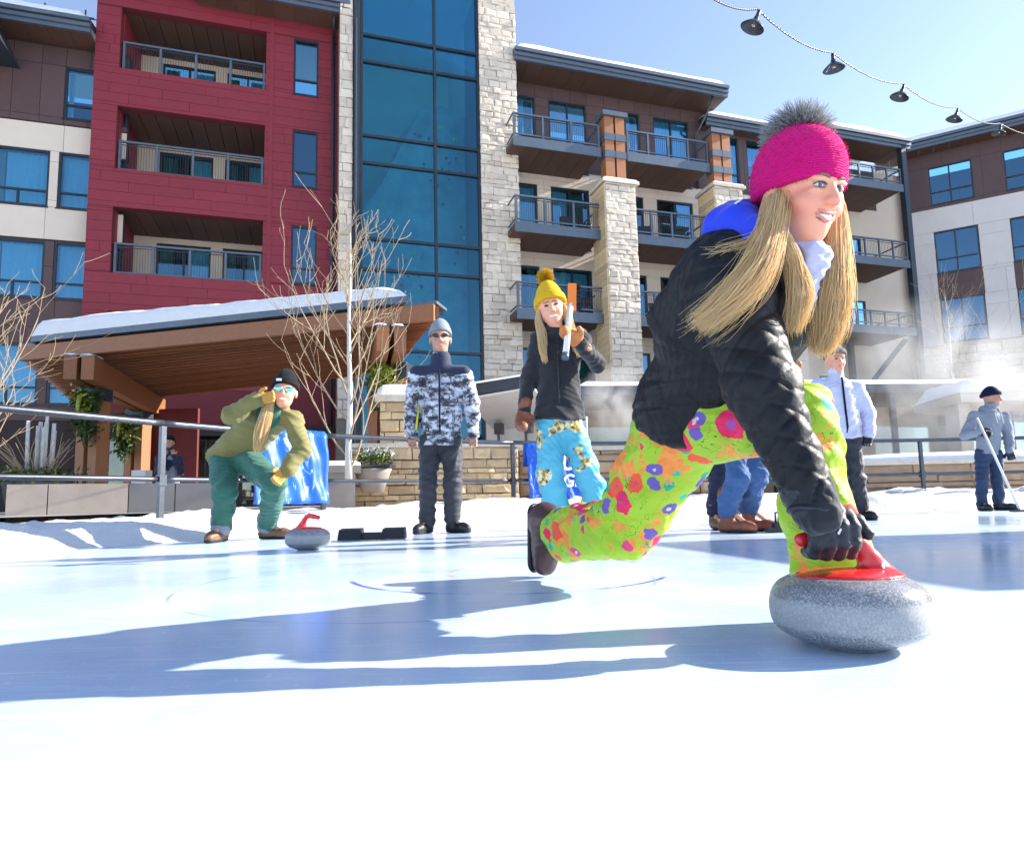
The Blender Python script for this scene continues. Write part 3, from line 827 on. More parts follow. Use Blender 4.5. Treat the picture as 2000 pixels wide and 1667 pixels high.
# ---- right wing
RWO = (19.67, 31.0, 0)
RW = empty('hotel_right_wing', RWO, R(-30), label='pale panelled hotel wing with brown top storey at the right edge', cat='building', group='wings of the hotel')
RWN = [(x0, x0 + 1.75, z0, z1) for x0 in (.88, 3.82, 6.8) for z0, z1 in ((13.88, 15.8), (10.5, 12.55), (7.14, 9.25))]
backing('wall', M['beige_core'], 0, 16, .2, 16.5, RWN, 0, .3, RW)
HB = [(x0 - .02, x0 + 1.77, 9.25, 10.5) for x0 in (.88, 3.82, 6.8)]
cladding('pale_panel', M['grey_panel'], 0, 16, 7.05, 13.7, RWN + HB, 0, RW, 1.65, 2.6, gap=.009, t=.03, seed=21, vary=.1)
cladding('brown_panel', M['brown'], 0, 16, 13.72, 16.5, RWN, 0, RW, 2.8, .8, t=.03, seed=22, vary=.1)
for h in HB: cladding('brown_panel', M['brown'], h[0], h[1], h[2], h[3], [], 0, RW, .62, .9, t=.02, seed=23)
cladding('stone', M['stone'], 0, 12, 2.0, 7.0, [], -.04, RW, .30, .9, gap=.012, t=.06, seed=24, jit=.05, vary=.35, limit=280)
MB().box(-.2, 16, 2.6, 2.8, 0, 16.4).build('inner_wall', M['dark'], RW)
MB().box(-.3, -.004, -.02, 6, .2, 16.6).build('side_wall', M['grey_panel'], RW)
for i, h in enumerate(RWN):
    win(RW, *h, -.02, (.48,), (.33,), ())
roof(RW, -1.3, 16, -.95, 16.75, 8, 2.2, .22, seed=31)
# ------------------------------------------------------------------ timber canopy over the entrance
CN = empty('timber_canopy', (-6, 14, 0), label='wide timber entrance canopy with thick snow on its roof', cat='canopy')
co = CN.location
def C(v): return Vector(v) - co
fl, fr, br, bl = Vector((-10.05, 13.25, 3.40)), Vector((-1.20, 10.95, 3.42)), Vector((-2.75, 14.8, 3.2)), Vector((-12.4, 18.7, 3.2))
def lerp(a, b, t_): return a + (b - a) * t_
NBRD = 22
for i in range(NBRD):
    t0, t1 = i / NBRD, (i + 1) / NBRD - .013
    a0, b0, a1, b1 = lerp(fl, bl, t0), lerp(fr, br, t0), lerp(fl, bl, t1), lerp(fr, br, t1)
    ex = rnd.uniform(-.03, .03)
    up = Vector((0, 0, .16)); dn = Vector((0, 0, -.028 - rnd.uniform(0, .012)))
    MB().hexa([C(a0 + dn), C(b0 + dn), C(b1), C(a1), C(a0 + up), C(b0 + up), C(b1 + up), C(a1 + up)]).build('soffit_board', M['timber'], CN)
# front fascia beam, upper deck set back at the left
d_ = (fr - fl).normalized(); nb = Vector((-d_.y, d_.x, 0))
f0, f1 = fl + d_ * .10, fr - d_ * .06
MB().hexa([C(f0 - nb * .09 + Vector((0, 0, -.10))), C(f1 - nb * .09 + Vector((0, 0, -.10))), C(f1 - nb * .01 + Vector((0, 0, -.10))), C(f0 - nb * .01 + Vector((0, 0, -.10))),
           C(f0 - nb * .09 + Vector((0, 0, .19))), C(f1 - nb * .09 + Vector((0, 0, .19))), C(f1 - nb * .01 + Vector((0, 0, .19))), C(f0 - nb * .01 + Vector((0, 0, .19)))]).build('fascia_beam', M['timber'], CN)
u0, u1 = fl + d_ * .46, fr - d_ * .52
zt = Vector((0, 0, .24))
deck = [u0 - nb * .14 + zt, u1 - nb * .14 + zt, br + zt - d_ * .4, bl + zt + d_ * .5]
th = Vector((0, 0, .12))
MB().hexa([C(p) for p in deck] + [C(p + th) for p in deck]).build('metal_deck', M['steel'], CN)
for (p0, p1) in ((fl + d_ * .02, u0), (u1, fr - d_ * .02)):
    q0, q1 = p0 - nb * .05 + Vector((0, 0, .2)), p1 - nb * .05 + Vector((0, 0, .2))
    MB().hexa([C(q0), C(q1), C(q1 + nb * .5), C(q0 + nb * .5), C(q0 + Vector((0, 0, .05))), C(q1 + Vector((0, 0, .05))), C(q1 + nb * .5 + Vector((0, 0, .05))), C(q0 + nb * .5 + Vector((0, 0, .05)))]).build('edge_flashing', M['steel'], CN)
# snow pillow on the deck
vs, fs = [], []; nx, ny = 60, 22
for i in range(nx + 1):
    for j in range(ny + 1):
        s_ = i / nx; t_ = .5 - .5 * math.cos(math.pi * j / ny)
        p = lerp(lerp(deck[0], deck[1], s_), lerp(deck[3], deck[2], s_), t_) + th
        Lx = 8.0 * min(s_, 1 - s_); Ly = 5.0 * min(t_, 1 - t_)
        e_ = min(1, min(Lx / .55 if s_ < .5 else Lx / .9, Ly / .22)); k = math.sqrt(max(0, 1 - (1 - e_) ** 2))
        p = p + Vector((0, 0, -.004 + k * (.40 - .14 * s_) * (.86 + .28 * fbm(p.x * .8, p.y * .8, 40)) + k * (fbm(p.x * 5, p.y * 5, 41) - .45) * .05))
        p += nb * (-.05 * k * fbm(p.x * 2, 3, 42) if j < 3 else 0)
        vs.append(tuple(C(p)))
for i in range(nx):
    for j in range(ny):
        q = i * (ny + 1) + j; fs.append((q, q + ny + 1, q + ny + 2, q + 1))
add('snow_cover', mesh_from(vs, fs, True), M['snow'], CN)
def twin_beam(a, b, sep, w_, h_):
    a = Vector(a); b = Vector(b); dd = (b - a).normalized(); sx = Vector((dd.y, -dd.x, 0))
    for k in (-1, 1):
        bm_ = MB().bar(C(a + sx * k * sep), C(b + sx * k * sep), w_, h_).build('beam', M['timber'], CN)
        MB().bar(C(a + sx * k * sep + Vector((0, 0, h_ / 2 + .012))), C(a + dd * .5 + sx * k * sep + Vector((0, 0, h_ / 2 + .012))), w_ + .02, .02).build('cap_flashing', M['steel'], bm_)
        cpt = a + sx * k * sep + dd * .2 + Vector((0, 0, h_ / 2 + .02))
        cap(bm_, C(cpt).x - w_ * .5, C(cpt).x + w_ * .5, C(cpt).y - .2, C(cpt).y + .2, C(cpt).z, .05, 3, nx=8)
twin_beam((-8.28, 12.45, 2.98), (-9.5, 17.4, 2.9), .15, .22, .46)
twin_beam((-1.95, 10.65, 2.96), (-2.9, 14.4, 2.9), .14, .20, .42)
def post(x, y, z1, w_=.20, rz=-.2):
    m = empty('timber_post', C((x, y, 0)), rz, CN)
    for k in (-1, 1): box('post_half', M['timber_post'], k * .15 - w_ / 2, k * .15 + w_ / 2, -.16, .16, .2, z1, m)
    MB().box(-.27, .27, -.18, .18, z1 - .02, z1 + .28).build('steel_shoe', M['steel_dark'], m)
post(-8.62, 13.5, 2.5); post(-9.45, 16.6, 2.5); post(-2.1, 11.9, 2.5); post(-2.75, 13.9, 2.5)
MB().box(*[a_ - b_ for a_, b_ in zip((-9.3, -8.1, 16.9, 17.0, .2, 2.8), (co.x, co.x, co.y, co.y, 0, 0))]).build('side_panel', M['red_core'], CN)  # darker joint red stands in for the shade on this panel

# entrance front below the red block: dark glazed doors
EN = RB
xs = [-13.2 + i * .98 for i in range(8)]
for a, b in zip(xs[:-1], xs[1:]):
    win(EN, a + .02, b - .02, .26, 2.45, .4, (), (.12,), (), pane='pane_clear', name='door')
MB().box(-13.5, -6.3, -.2, 1.0, 2.5, 2.85).build('lintel', M['dark'], EN)
MB().box(-13.8, -6.2, 2.5, 2.6, .2, 2.6).build('lobby_wall', pbr('lobby_wall', (.20, .17, .11), .8, .5, 1.2), EN)
for k, x in enumerate((-12.2, -9.9, -8.1)):
    box('counter', M['timber_post'], x, x + .7, 1.6, 2.1, .26, 1.3, EN)

# white pedestal heater
p = P(277, 930, 12.4)
m = MB().box(-.13, .13, -.12, .12, .22, .98).box(-.27, .27, -.03, .03, .64, .69)
m.build('white_pedestal', M['white_paint'], loc=(p.x, p.y, 0), label='white rectangular pedestal standing between the timber posts', cat='pedestal')

# ------------------------------------------------------------------ evergreen swags on the posts
def leaf_quads(m, c, spread, n, size, rr, droop=.4, mi=0, d0=None):
    for _ in range(n):
        p = Vector(c) + Vector((rr.gauss(0, spread[0]), rr.gauss(0, spread[1]), rr.gauss(0, spread[2])))
        d = Vector((rr.gauss(0, 1), rr.gauss(0, 1), rr.gauss(-droop, .8))).normalized(); s_ = d.cross(Vector((rr.random(), rr.random(), rr.random()))).normalized()
        L_ = size * rr.uniform(.6, 1.5); w_ = size * .22
        m.quadset([p - s_ * w_ * .3, p + d * L_ * .5 - s_ * w_, p + d * L_, p + d * L_ * .5 + s_ * w_], [(0, 1, 2, 3)], mi)
def swag(u, v, Y, label, yellow=.4, seed=1, k=1.0):
    rr = random.Random(seed); p = P(u, v, Y)
    e = empty('evergreen_swag', p, label=label, cat='swag', group='evergreen swags on the canopy posts')
    m = MB(); leaf_quads(m, (0, -.02, .12 * k), (.15 * k, .06, .14 * k), 420, .13 * k, rr); leaf_quads(m, (0.03, -.02, -.34 * k), (.10 * k, .05, .16 * k), 320, .15 * k, rr, 1.0)
    m.build('greenery', M['leafA'], e, kind='stuff')
    m = MB(); leaf_quads(m, (.02, -.12, .08 * k), (.11 * k, .04, .18 * k), int(260 * yellow), .12 * k, rr, .3); m.build('bright_leaves', M['leafB'], e, kind='stuff')
    m = MB(); m.tube([(-.02, -.16, .22 * k), (-.03, -.2, .0), (-.05, -.18, -.2 * k)], [.05 * k, .04 * k, .03 * k], 6); m.build('ribbon', M['leafB'], e, True)
swag(168, 795, 13.15, 'large evergreen swag with yellow ribbon on the left canopy post', .5, 2, 1.0)
swag(243, 838, 16.2, 'smaller evergreen swag on the second canopy post', .5, 3, 1.0)
swag(744, 745, 11.65, 'bright yellow green swag at the right end of the canopy', 2.6, 4, .8)

# ------------------------------------------------------------------ birch pole planter at the far left
p = P(72, 925, 10.6)
e = empty('birch_planter', (p.x, p.y, 0), label='planter of upright birch poles and frosted twigs at far left', cat='planter')
MB().lathe([(.0, .24), (.36, .24), (.45, .70), (.48, .72), (.44, .74), (.0, .72)], 20).build('pot', M['concrete_dark'], e, True)
rr = random.Random(8)
for k in range(9):
    a = rr.random() * 6.28; r_ = rr.uniform(.03, .26); x, y = r_ * math.cos(a), r_ * math.sin(a)
    MB().tube([(x, y, .7), (x * 1.15, y * 1.15, rr.uniform(1.55, 1.9))], rr.uniform(.022, .034), 7).build('birch_pole', M['bark_white'], e, True)
m = MB()
for k in range(34):
    a = rr.random() * 6.28; t_ = rr.uniform(.25, .65); x, y = .15 * math.cos(a), .15 * math.sin(a); q = Vector((x, y, .72)); pts = [q]
    d = Vector((math.cos(a) * t_, math.sin(a) * t_, 1)).normalized()
    for s_ in range(4): q = q + d * rr.uniform(.12, .24); d = (d + Vector((rr.gauss(0, .18), rr.gauss(0, .18), -.08))).normalized(); pts.append(q)
    m.tube(pts, [.008, .007, .006, .005, .003], 4)
m.build('frosted_twigs', M['bark'], e, kind='stuff')
m = MB(); leaf_quads(m, (0, 0, .8), (.28, .28, .09), 500, .12, rr, .2); m.build('evergreen_base', M['leafA'], e, kind='stuff')
m = MB(); leaf_quads(m, (0, -.25, .8), (.26, .1, .07), 90, .09, rr, .2); m.build('bright_leaves', M['leafB'], e, kind='stuff')

# flower bowl on its stand beside the golden wall
p = P(728, 905, 10.0)
e = empty('flower_bowl', (p.x, p.y, .2), label='bowl of frosted flowers on a dark tray beside the golden stone wall', cat='planter'); e.scale = (.8, .8, .8)
MB().lathe([(.0, .3), (.20, .3), (.33, .66), (.36, .74), (0, .76)], 22).build('bowl', M['concrete'], e, True)
MB().box(-.50, .38, -.3, .3, .765, .815).build('tray', M['black_metal'], e)
m = MB(); leaf_quads(m, (.02, 0, .95), (.17, .12, .06), 260, .09, rr, -.3); m.build('greenery', M['leafA'], e, kind='stuff')
m = MB(); leaf_quads(m, (.02, -.06, .98), (.17, .1, .05), 150, .07, rr, -.3); m.build('yellow_flowers', M['leafB'], e, kind='stuff')
m = MB(); leaf_quads(m, (.02, -.03, 1.05), (.18, .1, .05), 160, .07, rr, -.5); m.build('snowy_flowers', M['snow'], e, kind='stuff')

# ------------------------------------------------------------------ bare trees
def bare_tree(name, base, height, seed, label, trunk_r=.06, spread=1.0, nprim=26, lean=(0, 0), white_to=.5):
    rr = random.Random(seed); e = empty(name, base, label=label, cat='tree')
    pts, rad = [], []
    for i in range(9):
        t_ = i / 8; pts.append(Vector((lean[0] * t_ + rr.gauss(0, .012) * (i > 0), lean[1] * t_ + rr.gauss(0, .012) * (i > 0), height * .86 * t_))); rad.append(trunk_r * (1 - .82 * t_))
    MB().tube(pts, rad, 10).build('trunk', M['bark_white'], e, True)
    tw = MB()
    def limb(q, d, L_, r_, lev, mb):
        n = 6 if lev < 2 else 4; P_ = [q.copy()]; d = d.copy(); rads = [r_]
        for i in range(n):
            up = .16 if lev == 1 else .13
            d = (d + Vector((rr.gauss(0, .10), rr.gauss(0, .10), rr.gauss(up, .06)))).normalized()
            q = q + d * (L_ / n); P_.append(q.copy()); rads.append(max(r_ * (1 - .8 * (i + 1) / n), .0032))
            if lev < 3 and i >= 1 and rr.random() < (.95 if lev == 1 else .8):
                side = d.orthogonal().normalized(); side.rotate(Matrix.Rotation(rr.random() * 6.28, 3, d))
                nd = (d * .75 + side * rr.uniform(.4, .75)).normalized()
                limb(q, nd, L_ * rr.uniform(.32, .6), max(rads[-1] * .7, .0042), lev + 1, mb if lev > 1 else mb)
        mb.tube(P_, rads, 5 if lev < 2 else 4, cap=False)
    for k in range(nprim):
        t_ = .03 + .9 * (k / nprim) ** .9
        q = Vector((lean[0] * t_, lean[1] * t_, height * .86 * t_)); a = k * 2.4 + rr.uniform(-.4, .4)
        tilt = rr.uniform(.75, 1.0) if t_ < .6 else rr.uniform(.45, .75)
        d = Vector((math.cos(a) * tilt * spread, math.sin(a) * tilt * .8 * spread, 1)).normalized()
        mb = MB(); limb(q, d, height * rr.uniform(.36, .55) * (1.0 if t_ < .4 else 1.12 - t_ * .9), trunk_r * (.36 - .18 * t_), 1, mb)
        mb.build('branch', M['bark'], e, True)
    return e
p = P(681, 893, 9.1)
bare_tree('bare_tree', (p.x, p.y, .6), 4.1, 4, 'leafless pale barked young tree in front of the canopy', .05, 1.0, 21)
p = P(-75, 800, 9.3)
bare_tree('bare_tree', (p.x, p.y, .3), 3.6, 9, 'leafless tree cut off by the left edge of the picture', .06, 1.15, 22)
p = P(1868, 800, 19)
bare_tree('bare_tree', (p.x, p.y, .3), 6.6, 14, 'thin leafless sapling in the steam in front of the right wing', .045, .45, 12)

# ------------------------------------------------------------------ pool pavilion, entry roof, pool terrace
a = P(1130, 750, 15.5); b = P(1985, 750, 16.5)
PV = empty('pool_pavilion', (a.x, a.y, 0), math.atan2(b.y - a.y, b.x - a.x), label='low dark pool pavilion with a thin snow covered flat roof', cat='pavilion')
L_ = math.hypot(b.x - a.x, b.y - a.y)
MB().box(0, L_, 0, 3.2, 2.72, 2.92).build('roof', M['steel_dark'], PV)
cap(PV, -.05, L_ + .05, -.08, 3.2, 2.92, .13, 6, ny=10)
MB().box(0, L_, 2.8, 2.95, .2, 2.72).build('back_wall', M['stone_tan'], PV)
for k in range(8): box('post', M['steel_dark'], .1 + k * (L_ - .3) / 7, .22 + k * (L_ - .3) / 7, .1, .22, .2, 2.72, PV)
for k in range(8):
    x0 = .25 + k * (L_ - .3) / 7; x1 = x0 + (L_ - .3) / 7 - .18
    box('glass_panel', M['pane_clear'], x0, x1, .14, .155, .5, 1.95, PV)
# terrace rail above the pavilion
TR = empty('terrace_railing', (a.x, a.y, 0), math.atan2(b.y - a.y, b.x - a.x), label='blue grey railing on the terrace above the pool pavilion', cat='railing')
x0, x1, y_ = 5.5, L_ - 1.5, 3.6
MB().box(x0, x1, y_ - .03, y_ + .03, 3.55, 3.62).build('top_rail', M['steel'], TR)
MB().box(x0, x1, y_ - .02, y_ + .02, 3.08, 3.12).build('bottom_rail', M['steel'], TR)
for k in range(6): box('post', M['steel'], x0 + (x1 - x0) * k / 5 - .03, x0 + (x1 - x0) * k / 5 + .03, y_ - .028, y_ + .028, 2.9, 3.545, TR)
MB().box(0, L_ + 3, 3.2, 9.5, 2.5, 2.9).build('terrace_deck', M['concrete'], TR)
# snow covered hot tub shelter, far right
p = P(1960, 745, 14.5)
e = empty('tub_shelter', (p.x, p.y, 0), R(-8), label='snow heaped low shelter at the right edge in the steam', cat='shelter')
MB().box(-1.2, 2.2, -.6, 1.6, 2.15, 2.36).build('roof', M['stone'], e)
for x in (-1.0, 1.9): box('leg', M['stone'], x - .12, x + .12, -.3, .3, .2, 2.15, e)
cap(e, -1.25, 2.25, -.65, 1.65, 2.36, .38, 12, ny=10)
# slanting entry roof left of the yellow hat
q0, q1 = P(915, 752, 12.7), P(1046, 731, 12.3)
ER = empty('entry_roof', (q0.x, q0.y, 0), math.atan2(q1.y - q0.y, q1.x - q0.x), label='slanting entry roof with pale soffit beside the stone pier', cat='roof')
L_ = math.hypot(q1.x - q0.x, q1.y - q0.y)
MB().hexa([(-.2, 0, q0.z - .22), (L_, 0, q1.z - .20), (L_, 1.9, q1.z - .5), (-.2, 1.9, q0.z - .5), (-.2, 0, q0.z), (L_, 0, q1.z), (L_, 1.9, q1.z - .2), (-.2, 1.9, q0.z - .2)]).build('roof', M['steel_dark'], ER)
MB().hexa([(-.1, .05, q0.z - .28), (L_ - .05, .05, q1.z - .25), (L_ - .05, 1.85, q1.z - .72), (-.1, 1.85, q0.z - .72), (-.1, .05, q0.z - .235), (L_ - .05, .05, q1.z - .215), (L_ - .05, 1.85, q1.z - .55), (-.1, 1.85, q0.z - .55)]).build('soffit', M['white_paint'], ER)
vs_ = cap(ER, -.2, L_, -.03, 1.85, 0, .07, 9, slope=lambda x, y: q0.z + (q1.z - q0.z) * max(0, x) / L_ - .2 * y / 1.9 + .002)
MB().box(-.3, L_ + .6, 1.85, 1.95, .2, 2.0).build('back_wall', M['white_paint'], ER)
for x in (.1, .75): box('speaker', M['black_metal'], x, x + .16, 1.2, 1.4, q0.z - .86, q0.z - .62, ER)
for x in (.0, .62, 1.24): box('post', M['steel'], x, x + .05, 1.7, 1.75, .2, 2.0, ER)

# ------------------------------------------------------------------ unseen hut of guessed form, added right of the view to shade the ice
e = empty('shadow_hut', (5.6, 4.0, 0), R(4), label='unseen timber hut added right of the view to cast the shadow on the ice', cat='hut')
MB().box(0, 1.7, -1.05, 1.05, .0, 1.95).build('walls', M['timber'], e)
MB().hexa([(-.2, -1.2, 1.95), (1.9, -1.2, 1.95), (1.9, 1.2, 1.95), (-.2, 1.2, 1.95), (-.2, -1.2, 2.05), (1.9, -1.2, 2.05), (1.9, 1.2, 2.25), (-.2, 1.2, 2.25)]).build('roof', M['steel_dark'], e)
MB().box(.5, 1.2, -1.08, -1.05, .05, 1.8).build('door', M['timber_post'], e)

# ------------------------------------------------------------------ string lights
LP = [(1335, -45, 5.1), (1478, 18, 6.0), (1626, 103, 7.0), (1762, 163, 8.2), (1868, 210, 9.6), (1953, 241, 11.4), (2040, 262, 13.6)]
wp = [P(*q) for q in LP]
lampN = ['nearest', 'second', 'third', 'fourth', 'farthest']
pts = []
for a, b in zip(wp[:-1], wp[1:]):
    for k in range(6): t_ = k / 6; pts.append(lerp(a, b, t_) + Vector((0, 0, -.10 * 4 * t_ * (1 - t_))))
pts.append(wp[-1])
first = pts[0] + (pts[0] - pts[3]) * 1.5 + Vector((0, 0, .4)); pts = [first] + pts
m = MB(); m.tube(pts, .006, 6)
for k, q in enumerate(pts[:-1]):
    for s_ in range(5): c = lerp(q, pts[k + 1], s_ / 5); m.tube([c + Vector((-.012, 0, .006)), c + Vector((.012, 0, -.008))], .008, 5)
m.build('light_cable', M['rubber'], label='twisted cable of the string lights across the sky', cat='cable')
shade = MB().lathe([(.018, .0), (.03, -.012), (.035, -.05), (.07, -.075), (.125, -.125), (.148, -.150), (.144, -.152), (.12, -.13), (.066, -.082), (.028, -.06), (.0, -.056)], 26).mesh([M['black_metal']], True)
sock = MB().lathe([(0, .075), (.022, .07), (.024, .0), (.02, -.02)], 12).mesh([M['rubber']], True)
bulbm = MB().lathe([(.012, -.05), (.02, -.07), (.03, -.105), (.022, -.13), (0, -.138)], 12).mesh([glass('bulb_glass', (.95, .85, .6), .2, (1, .9, .7))], True)
tilts = [(.18, .42), (.10, -.06), (.18, .36), (.22, .32), (.15, .25)]
for k in range(5):
    q = wp[k + 1]
    e = empty('string_lamp', q + Vector((0, 0, -.075)), label='%s dark shaded lamp on the string light cable%s' % (lampN[k], ' in the sky' if k < 4 else ' against the snowy roof'), cat='lamp', group='shaded lamps on the string light cable')
    e.rotation_euler = (tilts[k][0], tilts[k][1], 0); e.scale = (.8, .8, .8)
    add('shade', shade, None, e); add('socket', sock, None, e); add('bulb', bulbm, None, e)

# ------------------------------------------------------------------ steam over the hot pool
def steam(label, c, r_, dens, seed, scale=.8):
    m = bpy.data.materials.new('steam'); m.use_nodes = True; t = m.node_tree; N = t.nodes; L = t.links
    N.remove(N['Principled BSDF']); vol = N.new('ShaderNodeVolumePrincipled'); vol.inputs['Color'].default_value = (.97, .97, .97, 1); vol.inputs['Anisotropy'].default_value = .1
    n_ = noise(t, worldpos(t, (1, 1, .8)), scale, 5, .6, 1.0)
    tc = N.new('ShaderNodeTexCoord'); ln = N.new('ShaderNodeVectorMath'); ln.operation = 'LENGTH'; L.new(tc.outputs['Object'], ln.inputs[0])
    fall = ramp(t, ln.outputs['Value'], [(.25, (1, 1, 1)), (1.0, (0, 0, 0))])
    d = mth(t, 'MULTIPLY', ramp(t, n_, [(.42, (0, 0, 0)), (.70, (1, 1, 1))]), fall)
    L.new(mth(t, 'MULTIPLY', d, dens), vol.inputs['Density']); L.new(vol.outputs[0], N['Material Output'].inputs['Volume'])
    bm = bmesh.new(); bmesh.ops.create_icosphere(bm, subdivisions=3, radius=1); me = bpy.data.meshes.new('steam'); bm.to_mesh(me); bm.free(); me.materials.append(m)
    o = add('steam', me, None, None, c, None, r_, label=label, cat='steam', kind='stuff')
    return o
p = P(1840, 790, 13.6); steam('white steam rising from the hot pool at the right', (p.x, p.y, p.z), (4.4, 1.5, 2.4), .75, 1)
p = P(1205, 790, 14.6); steam('thin steam in front of the dark pavilion beside the floral trousers', (p.x, p.y, p.z), (1.0, .8, 1.0), 2.4, 2)
# ------------------------------------------------------------------ people: implicit surfaces meshed with surface nets
def V(*a): return np.array(a, dtype=np.float32)
def nv(v): v = np.asarray(v, dtype=np.float32); return v / max(np.linalg.norm(v), 1e-9)
def cone(a, b, ra, rb, k=.03, flat=None, op='u'): return ('cone', np.asarray(a, np.float32), np.asarray(b, np.float32), ra, rb, flat, op, k)
def ell(c, r, rot=None, k=.02, op='u'): return ('ell', np.asarray(c, np.float32), np.asarray(r, np.float32), rot, op, k)
def rbox(c, h, rot=None, rad=.01, k=.01, op='u'): return ('box', np.asarray(c, np.float32), np.asarray(h, np.float32), rot, rad, op, k)
def clip(p, n, k=.004): return ('clip', np.asarray(p, np.float32), nv(n), 'i', k)

def _bounds(pr):
    if pr[0] == 'cone':
        r = max(pr[3], pr[4]); return np.minimum(pr[1], pr[2]) - r, np.maximum(pr[1], pr[2]) + r
    if pr[0] == 'ell':
        r = float(max(pr[2])); return pr[1] - r, pr[1] + r
    if pr[0] == 'box':
        r = float(np.linalg.norm(pr[2])) + pr[4]; return pr[1] - r, pr[1] + r
    return None

def sdf_mesh(prims, res, name='shape', mats=(), disp=None, smooth=0):
    bs = [_bounds(p) for p in prims if p[0] != 'clip' and p[-2] == 'u']
    lo = np.min([b[0] for b in bs], 0) - 3 * res; hi = np.max([b[1] for b in bs], 0) + 3 * res
    n = np.ceil((hi - lo) / res).astype(int) + 1
    ax = [lo[i] + np.arange(n[i], dtype=np.float32) * res for i in range(3)]
    D = np.full(n, 1.0, np.float32)
    for p in prims:
        k = p[-1]; op = p[-2]
        if p[0] == 'clip':
            d = (ax[0][:, None, None] - p[1][0]) * p[2][0] + (ax[1][None, :, None] - p[1][1]) * p[2][1] + (ax[2][None, None, :] - p[1][2]) * p[2][2]
            h = np.maximum(k - np.abs(D - d), 0) / k
            D = np.maximum(D, d) + h * h * k * .25; continue
        b = _bounds(p); m = k + 4 * res
        i0 = np.maximum(np.floor((b[0] - m - lo) / res).astype(int), 0); i1 = np.minimum(np.ceil((b[1] + m - lo) / res).astype(int) + 1, n)
        if np.any(i1 <= i0): continue
        sl = tuple(slice(i0[i], i1[i]) for i in range(3))
        x = ax[0][sl[0]][:, None, None]; y = ax[1][sl[1]][None, :, None]; z = ax[2][sl[2]][None, None, :]
        if p[0] == 'cone':
            a, bb, ra, rb, fl = p[1], p[2], p[3], p[4], p[5]
            ba = bb - a; L2 = max(float(ba @ ba), 1e-9)
            px, py, pz = x - a[0], y - a[1], z - a[2]
            t = np.clip((px * ba[0] + py * ba[1] + pz * ba[2]) / L2, 0, 1)
            qx, qy, qz = px - t * ba[0], py - t * ba[1], pz - t * ba[2]
            if fl is not None:
                nx_, f = fl; dn = (qx * nx_[0] + qy * nx_[1] + qz * nx_[2]) * (1 / f - 1)
                qx, qy, qz = qx + dn * nx_[0], qy + dn * nx_[1], qz + dn * nx_[2]
            d = np.sqrt(qx * qx + qy * qy + qz * qz) - (ra + (rb - ra) * t)
        else:
            px, py, pz = x - p[1][0], y - p[1][1], z - p[1][2]; rot = p[3]
            if rot is not None:   # columns are the local axes
                lx = px * rot[0, 0] + py * rot[1, 0] + pz * rot[2, 0]; ly = px * rot[0, 1] + py * rot[1, 1] + pz * rot[2, 1]; lz = px * rot[0, 2] + py * rot[1, 2] + pz * rot[2, 2]
            else: lx, ly, lz = px, py, pz
            if p[0] == 'ell':
                r = p[2]; k0 = np.sqrt((lx / r[0]) ** 2 + (ly / r[1]) ** 2 + (lz / r[2]) ** 2); k1 = np.sqrt((lx / r[0] ** 2) ** 2 + (ly / r[1] ** 2) ** 2 + (lz / r[2] ** 2) ** 2)
                d = k0 * (k0 - 1) / np.maximum(k1, 1e-6)
            else:
                h = p[2]; qx, qy, qz = np.abs(lx) - h[0], np.abs(ly) - h[1], np.abs(lz) - h[2]
                d = np.sqrt(np.maximum(qx, 0) ** 2 + np.maximum(qy, 0) ** 2 + np.maximum(qz, 0) ** 2) + np.minimum(np.maximum(qx, np.maximum(qy, qz)), 0) - p[4]
        S_ = D[sl]
        if op == 'u':
            h = np.maximum(k - np.abs(S_ - d), 0) / k; D[sl] = np.minimum(S_, d) - h * h * k * .25
        else:
            d = -d; h = np.maximum(k - np.abs(S_ - d), 0) / k; D[sl] = np.maximum(S_, d) + h * h * k * .25
    ins = D < 0
    c8 = [ins[i:n[0] - 1 + i, j:n[1] - 1 + j, k:n[2] - 1 + k] for i in (0, 1) for j in (0, 1) for k in (0, 1)]
    cnt = np.zeros(c8[0].shape, np.int8)
    for c in c8: cnt += c
    act = (cnt > 0) & (cnt < 8); idx = np.argwhere(act)
    offs = np.array([(i, j, k) for i in (0, 1) for j in (0, 1) for k in (0, 1)])
    vals = np.stack([D[idx[:, 0] + o[0], idx[:, 1] + o[1], idx[:, 2] + o[2]] for o in offs], 1)
    acc = np.zeros((len(idx), 3), np.float32); ct = np.zeros(len(idx), np.float32)
    for a in range(8):
        for b in range(a + 1, 8):
            if np.abs(offs[a] - offs[b]).sum() != 1: continue
            va, vb = vals[:, a], vals[:, b]; s = (va < 0) != (vb < 0)
            t = np.where(s, va / np.where(s, va - vb, 1), 0)[:, None]
            acc += np.where(s[:, None], offs[a] + t * (offs[b] - offs[a]), 0); ct += s
    verts = lo + (idx + acc / ct[:, None]) * res
    vid = np.full(act.shape, -1, np.int64); vid[act] = np.arange(len(idx))
    quads = []
    for axs, (c1, c2, c3, c4) in enumerate((((0, -1, -1), (0, 0, -1), (0, 0, 0), (0, -1, 0)), ((-1, 0, -1), (-1, 0, 0), (0, 0, 0), (0, 0, -1)), ((-1, -1, 0), (0, -1, 0), (0, 0, 0), (-1, 0, 0)))):
        sl0 = [slice(None)] * 3; sl1 = [slice(None)] * 3; sl0[axs] = slice(0, -1); sl1[axs] = slice(1, None)
        A, B = ins[tuple(sl0)], ins[tuple(sl1)]; e = np.argwhere(A != B)
        for q in range(3):
            if q != axs: e = e[(e[:, q] >= 1) & (e[:, q] < act.shape[q])]
